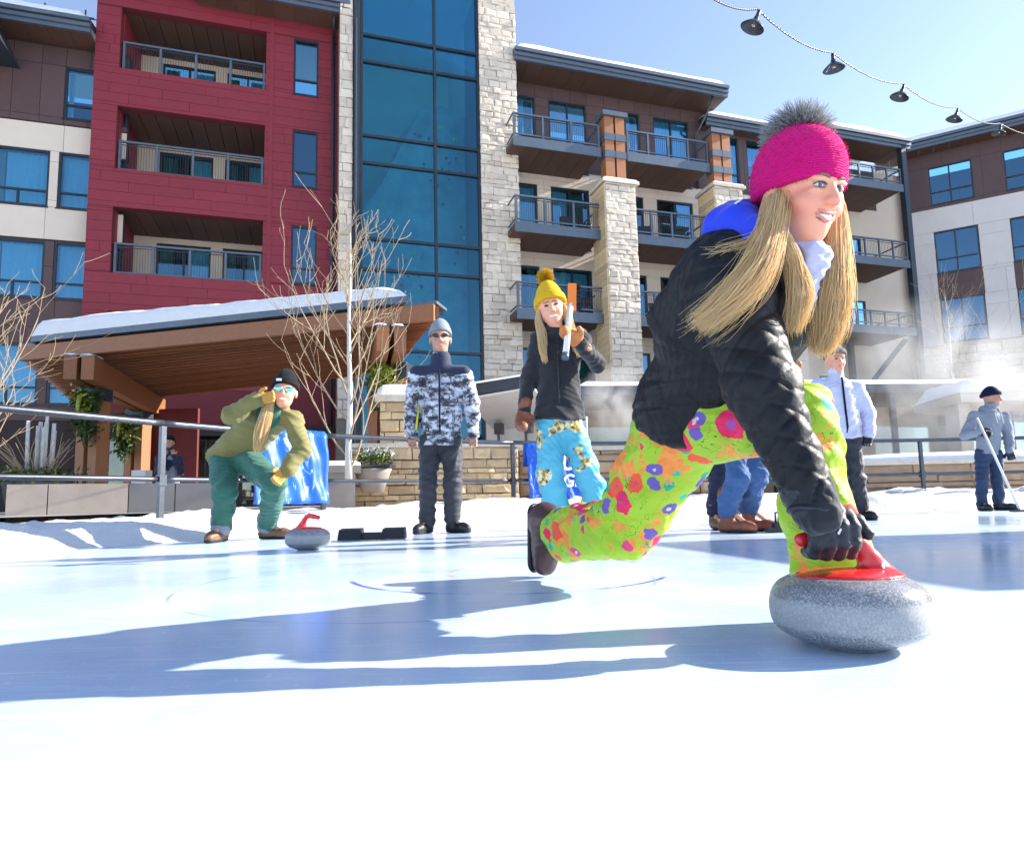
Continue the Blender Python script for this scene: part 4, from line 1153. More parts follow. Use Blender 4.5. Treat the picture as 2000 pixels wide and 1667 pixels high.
        f = np.stack([vid[e[:, 0] + c[0], e[:, 1] + c[1], e[:, 2] + c[2]] for c in (c1, c2, c3, c4)], 1)
        out = A[e[:, 0], e[:, 1], e[:, 2]]
        f = np.where(out[:, None], f, f[:, ::-1]); quads.append(f)
    quads = np.concatenate(quads); quads = quads[(quads >= 0).all(1)]
    for _ in range(smooth):
        s = np.zeros_like(verts); c = np.zeros(len(verts), np.float32)
        for a, b in ((0, 1), (1, 2), (2, 3), (3, 0)):
            np.add.at(s, quads[:, a], verts[quads[:, b]]); np.add.at(s, quads[:, b], verts[quads[:, a]]); np.add.at(c, quads[:, a], 1); np.add.at(c, quads[:, b], 1)
        verts = .5 * verts + .5 * s / np.maximum(c, 1)[:, None]
    if disp is not None:
        fn = np.cross(verts[quads[:, 2]] - verts[quads[:, 0]], verts[quads[:, 3]] - verts[quads[:, 1]])
        nr = np.zeros_like(verts)
        for a in range(4): np.add.at(nr, quads[:, a], fn)
        nr /= np.maximum(np.linalg.norm(nr, axis=1), 1e-9)[:, None]
        verts = verts + nr * disp(verts, nr)[:, None]
    me = bpy.data.meshes.new(name)
    me.vertices.add(len(verts)); me.vertices.foreach_set('co', verts.astype(np.float32).ravel())
    me.loops.add(quads.size); me.loops.foreach_set('vertex_index', quads.astype(np.int32).ravel())
    me.polygons.add(len(quads)); me.polygons.foreach_set('loop_start', np.arange(0, quads.size, 4, dtype=np.int32)); me.polygons.foreach_set('loop_total', np.full(len(quads), 4, np.int32))
    me.polygons.foreach_set('use_smooth', np.ones(len(quads), bool))
    me.update(calc_edges=True)
    for m in mats: me.materials.append(m)
    return me

def folds(seed, amp, freq=22, along=None):
    """soft cloth creases"""
    rs = np.random.RandomState(seed); ds = [nv(rs.randn(3) * (1, 1, 2.2)) for _ in range(4)]; ws = [nv(rs.randn(3)) for _ in range(4)]; ph = rs.rand(8) * 6.28
    def f(v, n):
        out = np.zeros(len(v), np.float32)
        for i in range(4):
            w_ = np.sin(v @ ws[i] * freq * .45 + ph[i]) * 1.6
            s = np.sin(v @ ds[i] * freq * (1 + .35 * i) + w_ + ph[i + 4]); out += (1 - 2 * np.abs(s) ** 1.4) * (.5 if i else 1) * (.5 + .5 * np.sin(v @ ws[i - 1] * 7 + ph[i]))
        return out * amp * .5
    return f

def cloth_disp(seed, amp):
    a, b = folds(seed, amp, 17), folds(seed + 50, amp * .45, 44)
    return lambda v, n: a(v, n) + b(v, n)

def hand_prims(w_, d, pn, side, curl=.35, s=1.0, thick=0.0, mitten=False):
    """palm, four unequal bent fingers and a thumb leaving the side of the palm"""
    w_ = np.asarray(w_, np.float32); d = nv(d); pn = nv(np.asarray(pn) - d * float(np.dot(pn, d))); sx = nv(np.cross(d, pn)) * side
    g = lambda r: r * s + thick; out = []
    for o in (-.028, -.01, .01, .028): out.append(cone(w_ + d * .0 * s + sx * o * .6 * s, w_ + d * .085 * s + sx * o * s, g(.015), g(.0125), .012))
    if mitten:
        out.append(cone(w_ + d * .06 * s, w_ + d * .12 * s + pn * .02 * s, g(.036), g(.034), .02, (pn, .7)))
        out.append(cone(w_ + d * .12 * s + pn * .02 * s, w_ + d * .155 * s + pn * .06 * curl * 2 * s, g(.034), g(.024), .02, (pn, .7)))
    else:
        for o, L_ in ((.030, .066), (.0105, .076), (-.0105, .07), (-.029, .055)):
            q = w_ + d * .088 * s + sx * o * s; a = curl * .9
            for j, f in enumerate((.45, .32, .26)):
                dd = nv(d * math.cos(a) + pn * math.sin(a) + sx * o * 1.2); q2 = q + dd * L_ * f * s
                out.append(cone(q, q2, g(.0098 - .001 * j), g(.009 - .001 * j), .004)); q = q2; a += curl
    q = w_ + d * .028 * s + sx * .030 * s; q2 = q + nv(d * .6 + sx * .75 + pn * .35) * .042 * s; q3 = q2 + nv(d * .9 + sx * .15 + pn * .5) * .032 * s
    out += [cone(q, q2, g(.014), g(.011), .01), cone(q2, q3, g(.011), g(.009), .004)]
    return out

def axes(fwd, up):
    f = nv(fwd); u = nv(np.asarray(up, np.float32) - f * float(np.dot(up, f))); x = np.cross(f, u)
    return np.stack([x, f, u], 1)     # columns: right of the face as it looks forward (x), forward, up
def head_prims(c, A, s=1.0, neck=None, smile=0.0):
    T = lambda x, y, z: np.asarray(c, np.float32) + A @ (V(x, y, z) * s)
    r = lambda *a: V(*a) * s
    out = [ell(T(0, -.018, .035), r(.076, .095, .085), A), ell(T(0, .018, -.025), r(.061, .074, .086), A, .03), ell(T(0, .042, -.078), r(.034, .042, .032), A, .035),
           ell(T(.034, .056, -.032), r(.026, .026, .024), A, .02), ell(T(-.034, .056, -.032), r(.026, .026, .024), A, .02),
           ell(T(0, .070, .034), r(.048, .018, .014), A, .02),
           ell(T(.031, .098, .011), r(.017, .013, .010), A, .012, 's'), ell(T(-.031, .098, .011), r(.017, .013, .010), A, .012, 's'),
           cone(T(0, .086, .018), T(0, .110, -.020), .0075 * s, .0115 * s, .012), ell(T(.011, .100, -.024), r(.009, .010, .008), A, .008), ell(T(-.011, .100, -.024), r(.009, .010, .008), A, .008),
           ell(T(.078, -.012, -.005), r(.010, .019, .030), A, .008), ell(T(-.078, -.012, -.005), r(.010, .019, .030), A, .008)]
    if neck is not None: out.append(cone(T(0, -.02, -.05), neck, .052 * s, .056 * s, .03))
    return out, T

def beanie(c, A, s, rim, tilt, h=.11, cuff=True, wide=.090, top=(.62, .05)):
    """knit cap: dome over the skull cut along the rim plane"""
    T = lambda x, y, z: np.asarray(c, np.float32) + A @ (V(x, y, z) * s)
    n = A @ nv((0, -tilt, 1.0))
    dome = [ell(T(0, -.014, .030), V(wide, .110, h) * s, A), ell(T(0, -.02, .030 + h * top[0]), V(top[1], top[1] * 1.1, h * .5) * s, A, .05), clip(T(0, 0, rim), -n)]
    band = [ell(T(0, -.014, .030), V(wide + .009, .119, h + .012) * s, A), clip(T(0, 0, rim - .004), -n), clip(T(0, 0, rim + .045), n)]
    return dome, band

def strands(roots, ctrl, n, rad, seed, spread, mat, name, parent, seg=14, taper=.35, wav=.006, gather=.5):
    """a lock of hair: many fine tapered strands following one guide path"""
    rr = random.Random(seed); m = MB(); ctrl = [Vector(c) for c in ctrl]; spread = spread if isinstance(spread, (list, tuple)) else [spread] * len(ctrl)
    def cr(t_):
        f = t_ * (len(ctrl) - 1); i = min(int(f), len(ctrl) - 2); x = f - i
        p0, p1, p2, p3 = ctrl[max(i - 1, 0)], ctrl[i], ctrl[i + 1], ctrl[min(i + 2, len(ctrl) - 1)]
        return .5 * ((2 * p1) + (p2 - p0) * x + (2 * p0 - 5 * p1 + 4 * p2 - p3) * x * x + (3 * p1 - p0 - 3 * p2 + p3) * x ** 3), spread[i] * (1 - x) + spread[i + 1] * x
    for k in range(n):
        o = Vector((rr.gauss(0, 1), rr.gauss(0, 1), rr.gauss(0, .5))); o = o * (min(1.6, o.length) / max(o.length, .01)) * .62
        ph = rr.random() * 6.28; L_ = .58 + .42 * rr.random() ** .55; t0 = rr.uniform(0, .05); pts, rads = [], []
        o2 = o + Vector((rr.gauss(0, .3), rr.gauss(0, .3), rr.gauss(0, .3))) * gather
        for i in range(seg + 1):
            t_ = t0 + (L_ - t0) * i / seg; p, sp = cr(t_); oo = o.lerp(o2, t_)
            p = p + oo * sp + Vector((math.sin(ph + t_ * 7), math.cos(ph * 1.7 + t_ * 6), math.sin(ph * .6 + 5 * t_))) * wav * t_
            pts.append(p); rads.append(rad * (1 - (1 - taper) * (i / seg) ** 2) * rr.uniform(.9, 1.1))
        m.tube(pts, rads, 4, cap=False)
    return m.build(name, mat, parent, True)

# ---- cloth, skin and hair materials
def cloth(name, col, rough=.75, bmp=.25, bs=160, var=.08, sheen=.15, rand=0, spec=.3):
    return pbr(name, col, rough, var, 14, bmp, bs, sheen=sheen, spec=spec)
def skin_mat(name, col=(.62, .33, .24)):
    m = bpy.data.materials.new(name); t, N, L, b = nodes(m); v = worldpos(t)
    L.new(mix(t, noise(t, v, 26, 4), tuple(x * .9 for x in col), (col[0] * 1.06, col[1] * 1.05, col[2] * 1.05)), b.inputs['Base Color'])
    b.inputs['Roughness'].default_value = .48; b.inputs['Subsurface Weight'].default_value = .25; b.inputs['Subsurface Radius'].default_value = (.012, .005, .003); b.inputs['Subsurface Scale'].default_value = 1
    bump(t, noise(t, v, 240, 3), .06, .002, b); return m
def face_mat(cheeks, r_):
    m = skin_mat('skin_face', (.82, .37, .225)); t, N, L, b = nodes(m); v = coords(t)
    col = b.inputs['Base Color'].links[0].from_socket
    for (c, c2, k) in cheeks:
        d = N.new('ShaderNodeVectorMath'); d.operation = 'DISTANCE'; L.new(v, d.inputs[0]); d.inputs[1].default_value = tuple(float(x) for x in c)
        col = mix(t, mth(t, 'MULTIPLY', ramp(t, mth(t, 'DIVIDE', d.outputs['Value'], r_), [(.15, (1, 1, 1)), (1.0, (0, 0, 0))]), k), col, c2)
    L.new(col, b.inputs['Base Color']); return m
def hair_mat(name, c1, c2):
    m = bpy.data.materials.new(name); t, N, L, b = nodes(m)
    L.new(mix(t, noise(t, worldpos(t, (140, 140, 9)), 1.0, 3), c1, c2), b.inputs['Base Color'])
    b.inputs['Roughness'].default_value = .55; b.inputs['Specular IOR Level'].default_value = .3; b.inputs['Sheen Weight'].default_value = .2
    b.inputs['Transmission Weight'].default_value = 0
    # light passes through thin hair
    tl = N.new('ShaderNodeBsdfTranslucent'); L.new(b.inputs['Base Color'].links[0].from_socket, tl.inputs['Color']); ms = N.new('ShaderNodeMixShader'); ms.inputs[0].default_value = .5
    L.new(b.outputs[0], ms.inputs[1]); L.new(tl.outputs[0], ms.inputs[2]); L.new(ms.outputs[0], N['Material Output'].inputs['Surface']); return m
def knit(name, col, scale=90):
    m = bpy.data.materials.new(name); t, N, L, b = nodes(m); v = coords(t)
    wv = N.new('ShaderNodeTexWave'); wv.bands_direction = 'Z'; wv.inputs['Scale'].default_value = scale * .55; wv.inputs['Distortion'].default_value = 1.5; wv.inputs['Detail'].default_value = 2; L.new(v, wv.inputs['Vector'])
    n_ = noise(t, v, scale * 2.2, 3)
    h = mth(t, 'ADD', wv.outputs['Fac'], n_)
    L.new(mix(t, mth(t, 'MULTIPLY', h, .5), tuple(x * .55 for x in col), col), b.inputs['Base Color'])
    b.inputs['Roughness'].default_value = .9; b.inputs['Specular IOR Level'].default_value = .15; b.inputs['Sheen Weight'].default_value = .35; b.inputs['Sheen Tint'].default_value = (*[min(1, x * 1.2 + .1) for x in col], 1)
    bump(t, h, .5, .004, b); return m
M['skin'] = skin_mat('skin', (.78, .36, .23)); M['skin_tan'] = skin_mat('skin_tan', (.50, .25, .17))
M['blonde'] = hair_mat('blonde_hair', (.80, .56, .26), (.97, .82, .52))
M['eye'] = pbr('eye_dark', (.03, .035, .05), .15, .05); M['eye_white'] = pbr('eye_white', (.52, .50, .48), .2, .03)
M['teeth'] = pbr('teeth', (.80, .77, .70), .25, .03); M['lips'] = pbr('lips', (.68, .24, .20), .4, .1)
M['brow'] = pbr('brow_hair', (.24, .15, .08), .8, .2)

def floral():
    m = bpy.data.materials.new('floral_print'); t, N, L, b = nodes(m); v0 = coords(t)
    # cloth-space warp so that blooms are not perfectly round
    wn = N.new('ShaderNodeTexNoise'); wn.inputs['Scale'].default_value = 22; wn.inputs['Detail'].default_value = 3; L.new(v0, wn.inputs['Vector'])
    av = N.new('ShaderNodeVectorMath'); av.operation = 'MULTIPLY_ADD'; av.inputs[1].default_value = (.022, .022, .022); L.new(wn.outputs['Color'], av.inputs[0]); L.new(v0, av.inputs[2]); v = av.outputs[0]
    col = mix(t, noise(t, v0, 9, 3), (.32, .50, .02), (.40, .58, .035))
    def bloom(scale, rnd_, thr, colA, colB, core, keep, col):
        vo = N.new('ShaderNodeTexVoronoi'); vo.inputs['Scale'].default_value = scale; vo.inputs['Randomness'].default_value = rnd_; L.new(v, vo.inputs['Vector'])
        sep = N.new('ShaderNodeSeparateColor'); L.new(vo.outputs['Color'], sep.inputs[0])
        pet = noise(t, v, scale * 3.2, 2)
        d = mth(t, 'ADD', vo.outputs['Distance'], mth(t, 'MULTIPLY', mth(t, 'SUBTRACT', pet, .5), .28))
        on = mth(t, 'MULTIPLY', mth(t, 'LESS_THAN', d, thr), mth(t, 'LESS_THAN', sep.outputs[0], keep))
        c = mix(t, ramp(t, sep.outputs[1], [(.35, (0, 0, 0)), (.65, (1, 1, 1))]), colA, colB)
        c = mix(t, mth(t, 'LESS_THAN', d, thr * .38), c, core)
        return mix(t, on, col, c)
    # vines
    nz = noise(t, v, 16, 2); vine = mth(t, 'LESS_THAN', mth(t, 'ABSOLUTE', mth(t, 'SUBTRACT', nz, .5)), .004)
    col = mix(t, mth(t, 'MULTIPLY', vine, mth(t, 'GREATER_THAN', noise(t, v0, 8, 1), .5)), col, (.05, .14, .02))
    col = bloom(19, 1.0, .34, (.02, .42, .25), (.03, .50, .33), (.02, .30, .25), .30, col)
    big = ramp(t, noise(t, v, 5.5, 5, .7), [(.545, (0, 0, 0)), (.575, (1, 1, 1))])
    col = mix(t, big, col, mix(t, noise(t, v, 45, 3), (.86, .12, .03), (.92, .42, .08)))
    col = bloom(9.5, 1.0, .40, (.80, .02, .10), (.86, .10, .03), (.42, .07, .30), .48, col)
    col = bloom(16, 1.0, .38, (.82, .05, .14), (.16, .10, .38), (.60, .55, .60), .34, col)
    L.new(col, b.inputs['Base Color']); b.inputs['Roughness'].default_value = .62; b.inputs['Specular IOR Level'].default_value = .3
    bump(t, noise(t, coords(t, (1, 1, 2.2)), 9, 3, .5, .8), .5, .03, b); return m
M['floral'] = floral()
def camo():
    m = bpy.data.materials.new('snow_camouflage'); t, N, L, b = nodes(m)
    tc = N.new('ShaderNodeTexCoord'); sn = N.new('ShaderNodeVectorMath'); sn.operation = 'SNAP'; sn.inputs[1].default_value = (.014, .014, .011); L.new(tc.outputs['Object'], sn.inputs[0])
    mp = N.new('ShaderNodeMapping'); mp.inputs['Scale'].default_value = (1, 1, 1.8); L.new(sn.outputs[0], mp.inputs[0])
    a = noise(t, mp.outputs[0], 9, 5, .65); c = noise(t, mp.outputs[0], 23, 4, .6)
    col = ramp(t, mth(t, 'MULTIPLY_ADD', c, .45, ) if False else mth(t, 'ADD', mth(t, 'MULTIPLY', a, .7), mth(t, 'MULTIPLY', c, .3)), [(0, (.02, .02, .035)), (.42, (.055, .05, .06)), (.47, (.17, .17, .20)), (.51, (.45, .46, .52)), (.56, (.62, .63, .68))], True)
    L.new(col, b.inputs['Base Color']); b.inputs['Roughness'].default_value = .75; bump(t, noise(t, tc.outputs['Object'], 12, 4), .3, .02, b); return m
M['camo'] = camo()
def turq():
    m = bpy.data.materials.new('turquoise_print'); t, N, L, b = nodes(m); v = coords(t)
    a = noise(t, coords(t, (1, 1, .8)), 5.5, 3, .5, .4); c = noise(t, v, 30, 4)
    print_ = ramp(t, c, [(.3, (.10, .06, .03)), (.42, (.42, .24, .05)), (.5, (.66, .58, .16)), (.56, (.72, .70, .62)), (.66, (.35, .28, .22))], True)
    L.new(mix(t, ramp(t, a, [(.54, (0, 0, 0)), (.555, (1, 1, 1))]), (.09, .42, .54), print_), b.inputs['Base Color'])
    b.inputs['Roughness'].default_value = .6; bump(t, noise(t, v, 16, 4), .4, .015, b); return m
M['turq'] = turq()
M['denim'] = pbr('denim', (.045, .115, .27), .8, .35, 9, .3, 200, hue2=(.02, .05, .13), sheen=.1)
M['denim_dark'] = pbr('dark_denim', (.02, .045, .11), .8, .35, 9, .3, 200, sheen=.1)
M['navy'] = cloth('navy_cloth', (.02, .025, .06)); M['charcoal'] = cloth('charcoal_cloth', (.035, .035, .045), .6)
M['black_fleece'] = cloth('black_fleece', (.017, .017, .021), .9, .3, 220, sheen=.3); M['olive'] = cloth('olive_shell', (.19, .17, .055), .7)
M['green_cloth'] = cloth('green_trousers', (.03, .13, .095), .65); M['white_shell'] = cloth('white_shell', (.62, .62, .78), .6); M['grey_hoodie'] = cloth('grey_hoodie', (.24, .26, .31), .9, .3, 220)
M['boot_brown'] = pbr('tan_leather', (.22, .11, .06), .5, .3, 18, .2, 60); M['boot_dark'] = pbr('oxblood_leather', (.085, .035, .032), .38, .25, 14, .12, 70); M['boot_black'] = pbr('black_leather', (.015, .016, .02), .5, .2, 20, .2, 60)
M['glove_tan'] = pbr('tan_glove', (.55, .29, .055), .7, .2, 20, .25, 80); M['glove_brown'] = pbr('brown_mitten', (.30, .09, .04), .55, .3, 25, .3, 60); M['glove_orange'] = pbr('orange_mitten', (.60, .20, .05), .6, .25, 22, .3, 60)
M['glove_black'] = pbr('black_glove', (.014, .016, .022), .5, .25, 30, .3, 90)
M['puffer'] = pbr('black_quilted_nylon', (.009, .0085, .010), .52, .2, 30, .3, 55, spec=.28, bd=.006)
M['hood_blue'] = cloth('royal_blue_hood', (.015, .045, .62), .6); M['gaiter'] = cloth('lavender_gaiter', (.50, .50, .70), .8)

def v3(p): return np.array((p.x, p.y, p.z), np.float32)
def person(label, J, look, res=.010, base=None, group=None):
    """J: joint places in the scene; look: materials and girths. One continuous body, clothes as its own parts"""
    g = lambda k, d=None: look.get(k, d)
    base = base if base is not None else V(J['pelvis'][0], J['pelvis'][1], 0)
    e = empty('person', tuple(float(x) for x in base), label=label, cat='person', group=group)
    J = {k: (np.asarray(v, np.float32) - base if k not in ('face', 'up', 'fwd') else nv(v)) for k, v in J.items()}
    gz = -float(base[2]); f = g('girth', 1.0); fwd = J.get('fwd', J['face']); A = axes(J['face'], J.get('up', (0, 0, 1))); hs = g('head', 1.0)
    spine = nv(J['chest'] - J['pelvis']); flat = (nv(fwd - spine * float(fwd @ spine)), g('flat', .68))
    kn = lambda s, n: J[n + s]
    hp, T = head_prims(J['head'], A, hs, J['neck'])
    # body
    bd = [cone(J['pelvis'], J['chest'], .08, .085, .03, flat), cone(J['chest'], J['neck'], .07, .05, .04), cone(J['shL'], J['shR'], .035, .035, .03)]
    for s in 'LR':
        bd += [cone(J['sh' + s], J['el' + s], .034, .028, .02), cone(J['el' + s], J['wr' + s], .027, .020, .015), cone(J['hip' + s], J['knee' + s], .055, .038, .02), cone(J['knee' + s], J['ank' + s], .036, .024, .02), cone(J['ank' + s], V(J['toe' + s][0], J['toe' + s][1], J['toe' + s][2]), .020, .016, .01)]
        if g('bare_hands') and ('hd' + s) in J:
            bd += hand_prims(J['wr' + s], J['hd' + s] - J['wr' + s], J.get('pn' + s, -A[:, 0] * (1 if s == 'L' else -1)), 1 if s == 'L' else -1, g('curl', .35))
    bd += hp
    if g('mouth', 0): bd.append(ell(T(0, .098, -.056), V(.026, .014, .010) * hs, A, .006, 's'))
    add('body', sdf_mesh(bd, g('body_res', res * .8), 'body', [M[g('skin', 'skin')]], smooth=1), None, e)
    for sx in (-1, 1):
        if not g('hide_eyes'):
            add('eye', sdf_mesh([ell(T(sx * .030, .084, .011), V(.013, .008, .0062) * hs, A)], .003, 'eye', [M['eye']]), None, e)
            add('eyebrow', sdf_mesh([cone(T(sx * .014, .093, .030), T(sx * .045, .080, .031), .004 * hs, .003 * hs)], .0035, 'brow', [M['brow']]), None, e)
    if g('mouth', 0):
        add('teeth', sdf_mesh([ell(T(0, .088, -.055), V(.025, .010, .008) * hs, A)], .003, 'teeth', [M['teeth']]), None, e)
    else:
        add('lips', sdf_mesh([ell(T(0, .086, -.057), V(.021, .010, .0075) * hs, A)], .0035, 'lips', [M['lips']]), None, e)
    # jacket
    tr = g('torso', (.165, .155, .17)); hem = J['pelvis'] - spine * g('hem', .10)
    jk = [cone(hem - spine * .06, lerp_(hem, J['chest'], .5), tr[0] * f, tr[1] * f, .04, flat), cone(lerp_(hem, J['chest'], .5), J['chest'], tr[1] * f, tr[2] * f, .05, flat), cone(J['shL'], J['shR'], .082 * f, .082 * f, .06), cone(J['chest'], J['neck'], .13 * f, .07 * f, .06, flat), clip(hem, -spine)]
    if g('collar', True): jk.append(cone(J['neck'] - nv(J['head'] - J['neck']) * .03, J['neck'] + nv(J['head'] - J['neck']) * g('collar_h', .06), g('collar_r', .078), g('collar_r', .078) - .005, .02))
    ar = g('arm', (.072, .062, .052))
    for s in 'LR': jk += [cone(J['sh' + s], J['el' + s], ar[0] * f, ar[1] * f, .035), cone(J['el' + s], J['wr' + s], ar[1] * f, ar[2] * f, .02)]
    jk.append(ell(J['neck'] + nv(J['head'] - J['neck']) * .06, V(.055, .055, .06), A, .01, 's'))
    add('jacket', sdf_mesh(jk, res, 'jacket', [M[g('jacket')]], g('jdisp', cloth_disp(len(label), .017))), None, e)
    # trousers
    lg = g('leg', (.10, .078, .072)); tw = g('trouser_hem', 0.0)
    pt = [cone(J['pelvis'] + spine * .06, J['pelvis'] - spine * .04, .115 * f, .125 * f, .04, flat)]
    pt.append(clip(J['pelvis'] + spine * g('waist', .0), spine))
    for s in 'LR': pt += [cone(J['hip' + s], J['knee' + s], lg[0] * f, lg[1] * f, .04), cone(J['knee' + s], J['ank' + s], lg[1] * f, lg[2] * f, .02)]
    pt.append(clip(V(0, 0, gz + .05), (0, 0, -1)))
    add('trousers', sdf_mesh(pt, res, 'trousers', [M[g('trousers')]], cloth_disp(len(label) + 3, .018)), None, e)
    # boots
    for s in 'LR':
        a, t = J['ank' + s], J['toe' + s]; d = nv((t - a) * V(1, 1, 0)); heel = V(a[0], a[1], gz + .05) - d * .035; tip = V(t[0], t[1], gz + .042)
        bo = add('boot', sdf_mesh([cone(heel, tip, .046, .040, .02), cone(V(a[0], a[1], gz + .06), V(a[0], a[1], gz + .06) + nv(a - V(a[0], a[1], gz + .06) + V(0, 0, .05)) * max(.1, g('shaft', .14)), .05, g('shaft_r', .058), .03), ell(tip - d * .05 + V(0, 0, .015), (.045, .045, .04), None, .03), clip(V(0, 0, gz + .018), (0, 0, -1))], res * .75, 'boot', [M[g('boots')]], folds(9, .003, 50)), None, e)
        add('sole', sdf_mesh([cone(heel, tip, .053, .048, .02), clip(V(0, 0, gz + .001), (0, 0, -1)), clip(V(0, 0, gz + .024), (0, 0, 1))], res * .6, 'sole', [M[g('sole', 'rubber')]]), None, bo)
    # gloves
    if g('gloves'):
        for s in 'LR':
            if ('hd' + s) not in J: continue
            gm = g('gloves') if isinstance(g('gloves'), str) else g('gloves')[s]
            pr = hand_prims(J['wr' + s], J['hd' + s] - J['wr' + s], J.get('pn' + s, -A[:, 0] * (1 if s == 'L' else -1)), 1 if s == 'L' else -1, J.get('curl' + s, [g('curl', .45)])[0] if False else g('curl', .45), 1.12, .004, g('mitten', False))
            pr.append(cone(J['wr' + s] + nv(J['hd' + s] - J['wr' + s]) * .01, J['wr' + s] - nv(J['wr' + s] - J['el' + s]) * .055, .036, .048, .02))
            add('mitten' if g('mitten') else 'glove', sdf_mesh(pr, min(res, .007), 'glove', [M[gm]], folds(4, .002, 60)), None, e)
    # hat
    if g('hat'):
        dome, band = beanie(J['head'], A, hs, g('rim', .028), g('rim_tilt', .28), g('hat_h', .105))
        ho = add('hat', sdf_mesh(dome, .007, 'hat', [M[g('hat')]], g('hdisp')), None, e)
        if g('cuff', True): add('hat_cuff', sdf_mesh(band, .007, 'cuff', [M[g('hat')]]), None, ho)
    return e, T, A, J
def lerp_(a, b, t_): return a + (b - a) * t_
def JP(Y, **k):
    """joints read off the photograph: (u, v) or (u, v, depth)"""
    return {n: v3(P(q[0], q[1], q[2] if len(q) > 2 else Y)) for n, q in k.items()}
# ------------------------------------------------------------------ bystanders
M['hat_grey'] = knit('grey_knit', (.30, .33, .37)); M['hat_yellow'] = knit('yellow_knit', (.78, .48, .02), 60); M['hat_black'] = knit('black_knit', (.015, .015, .018)); M['hat_navy'] = knit('navy_knit', (.010, .014, .05)); M['hat_snow'] = knit('grey_camo_knit', (.20, .20, .21))
DOWN = V(0, 0, -1)
# man in camouflage
Y = 6.15
J = JP(Y, head=(860, 663), neck=(861, 716), chest=(862, 760), pelvis=(862, 850), shL=(906, 736), shR=(815, 736), elL=(922, 792), elR=(805, 792), wrL=(925, 846, Y - .06), wrR=(804, 846, Y - .06), hdL=(924, 872, Y - .08), hdR=(805, 872, Y - .08),
       hipL=(882, 862), hipR=(840, 862), kneeL=(884, 944, Y - .05), kneeR=(836, 948, Y - .06), ankL=(884, 1012, Y + .02), ankR=(834, 1016, Y))
J['toeL'] = J['ankL'] * V(1, 1, 0) + V(.14, -.12, .04); J['toeR'] = J['ankR'] * V(1, 1, 0) + V(-.07, -.17, .04)
J.update(face=V(.10, -1, -.05), fwd=V(0, -1, 0), pnL=V(-1, .2, 0), pnR=V(1, .2, 0))
e, T, A, _ = person('standing man in grey camouflage jacket, grey beanie and dark sunglasses', J, dict(jacket='camo', trousers='charcoal', boots='boot_black', hat='hat_grey', skin='skin_tan', bare_hands=True, hide_eyes=True, head=1.24, collar_h=.085, collar_r=.095, girth=1.0, torso=(.19, .185, .19), arm=(.088, .076, .062), leg=(.105, .085, .078), hem=.10, hat_h=.12, rim=.036, cuff=False, shaft=.12), res=.011)
pr = [ell(T(s * .034, .091, .016), V(.034, .012, .021), A, .008) for s in (-1, 1)] + [cone(T(s * .06, .085, .022), T(s * .083, -.01, .02), .006, .005, .005) for s in (-1, 1)]
add('sunglasses', sdf_mesh(pr, .0045, 'glasses', [M['black_metal']]), None, e)
yoke = cone(J['shL'] - v3(e.location) + V(0, -.02, .035), J['shR'] - v3(e.location) + V(0, -.02, .035), .072, .072, .04)
add('shoulder_yoke', sdf_mesh([yoke, cone(J['neck'] - v3(e.location) - V(0, 0, .02), J['neck'] - v3(e.location) + V(0, 0, .075), .100, .096, .04)], .011, 'yoke', [M['navy']]), None, e)
q0, q1 = J['neck'] - v3(e.location), J['pelvis'] - v3(e.location)
MB().tube([tuple(lerp_(q0, q1, t_) + V(0, -.135 if 0 < t_ < 1 else -.09, 0)) for t_ in (.08, .3, .6, .9, 1.08)], .009, 6).build('zip', M['hat_navy'], e, True)
MB().tube([tuple(J['wrR'] - v3(e.location) + V(.05, -.06, .03)), tuple(J['elR'] - v3(e.location) + V(.07, -.05, .0))], [.012, .008], 6).build('strap', pbr('yellow_strap', (.70, .62, .02), .6), e, True)

# woman in the yellow hat
Y = 4.5
J = JP(Y, head=(1077, 604), neck=(1086, 646), chest=(1090, 700), pelvis=(1092, 806), shL=(1130, 664), shR=(1055, 668), elL=(1168, 712, Y - .12), elR=(1030, 745, Y + .02), wrL=(1134, 672, Y - .30), wrR=(1024, 800, Y - .05), hdL=(1110, 652, Y - .34), hdR=(1015, 848, Y - .12),
       hipL=(1110, 824), hipR=(1072, 824), kneeL=(1143, 912, Y - .08), kneeR=(1074, 916, Y - .08), ankL=(1178, 1016, Y + .02), ankR=(1088, 1018, Y))
J['toeL'] = J['ankL'] * V(1, 1, 0) + V(.08, -.16, .04); J['toeR'] = J['ankR'] * V(1, 1, 0) + V(-.03, -.18, .04)
J.update(face=V(-.05, -1, -.10), up=V(-.16, 0, 1), fwd=V(0, -1, 0), pnL=V(-.3, -.3, -1), pnR=V(1, 0, 0))
e, T, A, JL = person('smiling woman in bright yellow pompom hat and turquoise trousers holding a broom', J, dict(jacket='black_fleece', trousers='turq', boots='boot_brown', hat='hat_yellow', gloves=dict(L='glove_orange', R='glove_brown'), mitten=True, curl=.7, head=1.18, torso=(.205, .140, .148), flat=.76, arm=(.062, .056, .048), leg=(.096, .088, .10), hem=.06, mouth=1, cuff=True, hat_h=.13, rim=.030, girth=1.0), res=.009)
pm = MB(); rr = random.Random(3); c = T(0, -.03, .20)
for k in range(900):
    d = Vector((rr.gauss(0, 1), rr.gauss(0, 1), rr.gauss(0, 1))).normalized(); p0 = Vector(c) + d * .012; pm.tube([p0, p0 + d * rr.uniform(.035, .058)], [.003, .0015], 3, cap=False)
pm.build('pompom', M['hat_yellow'], e)
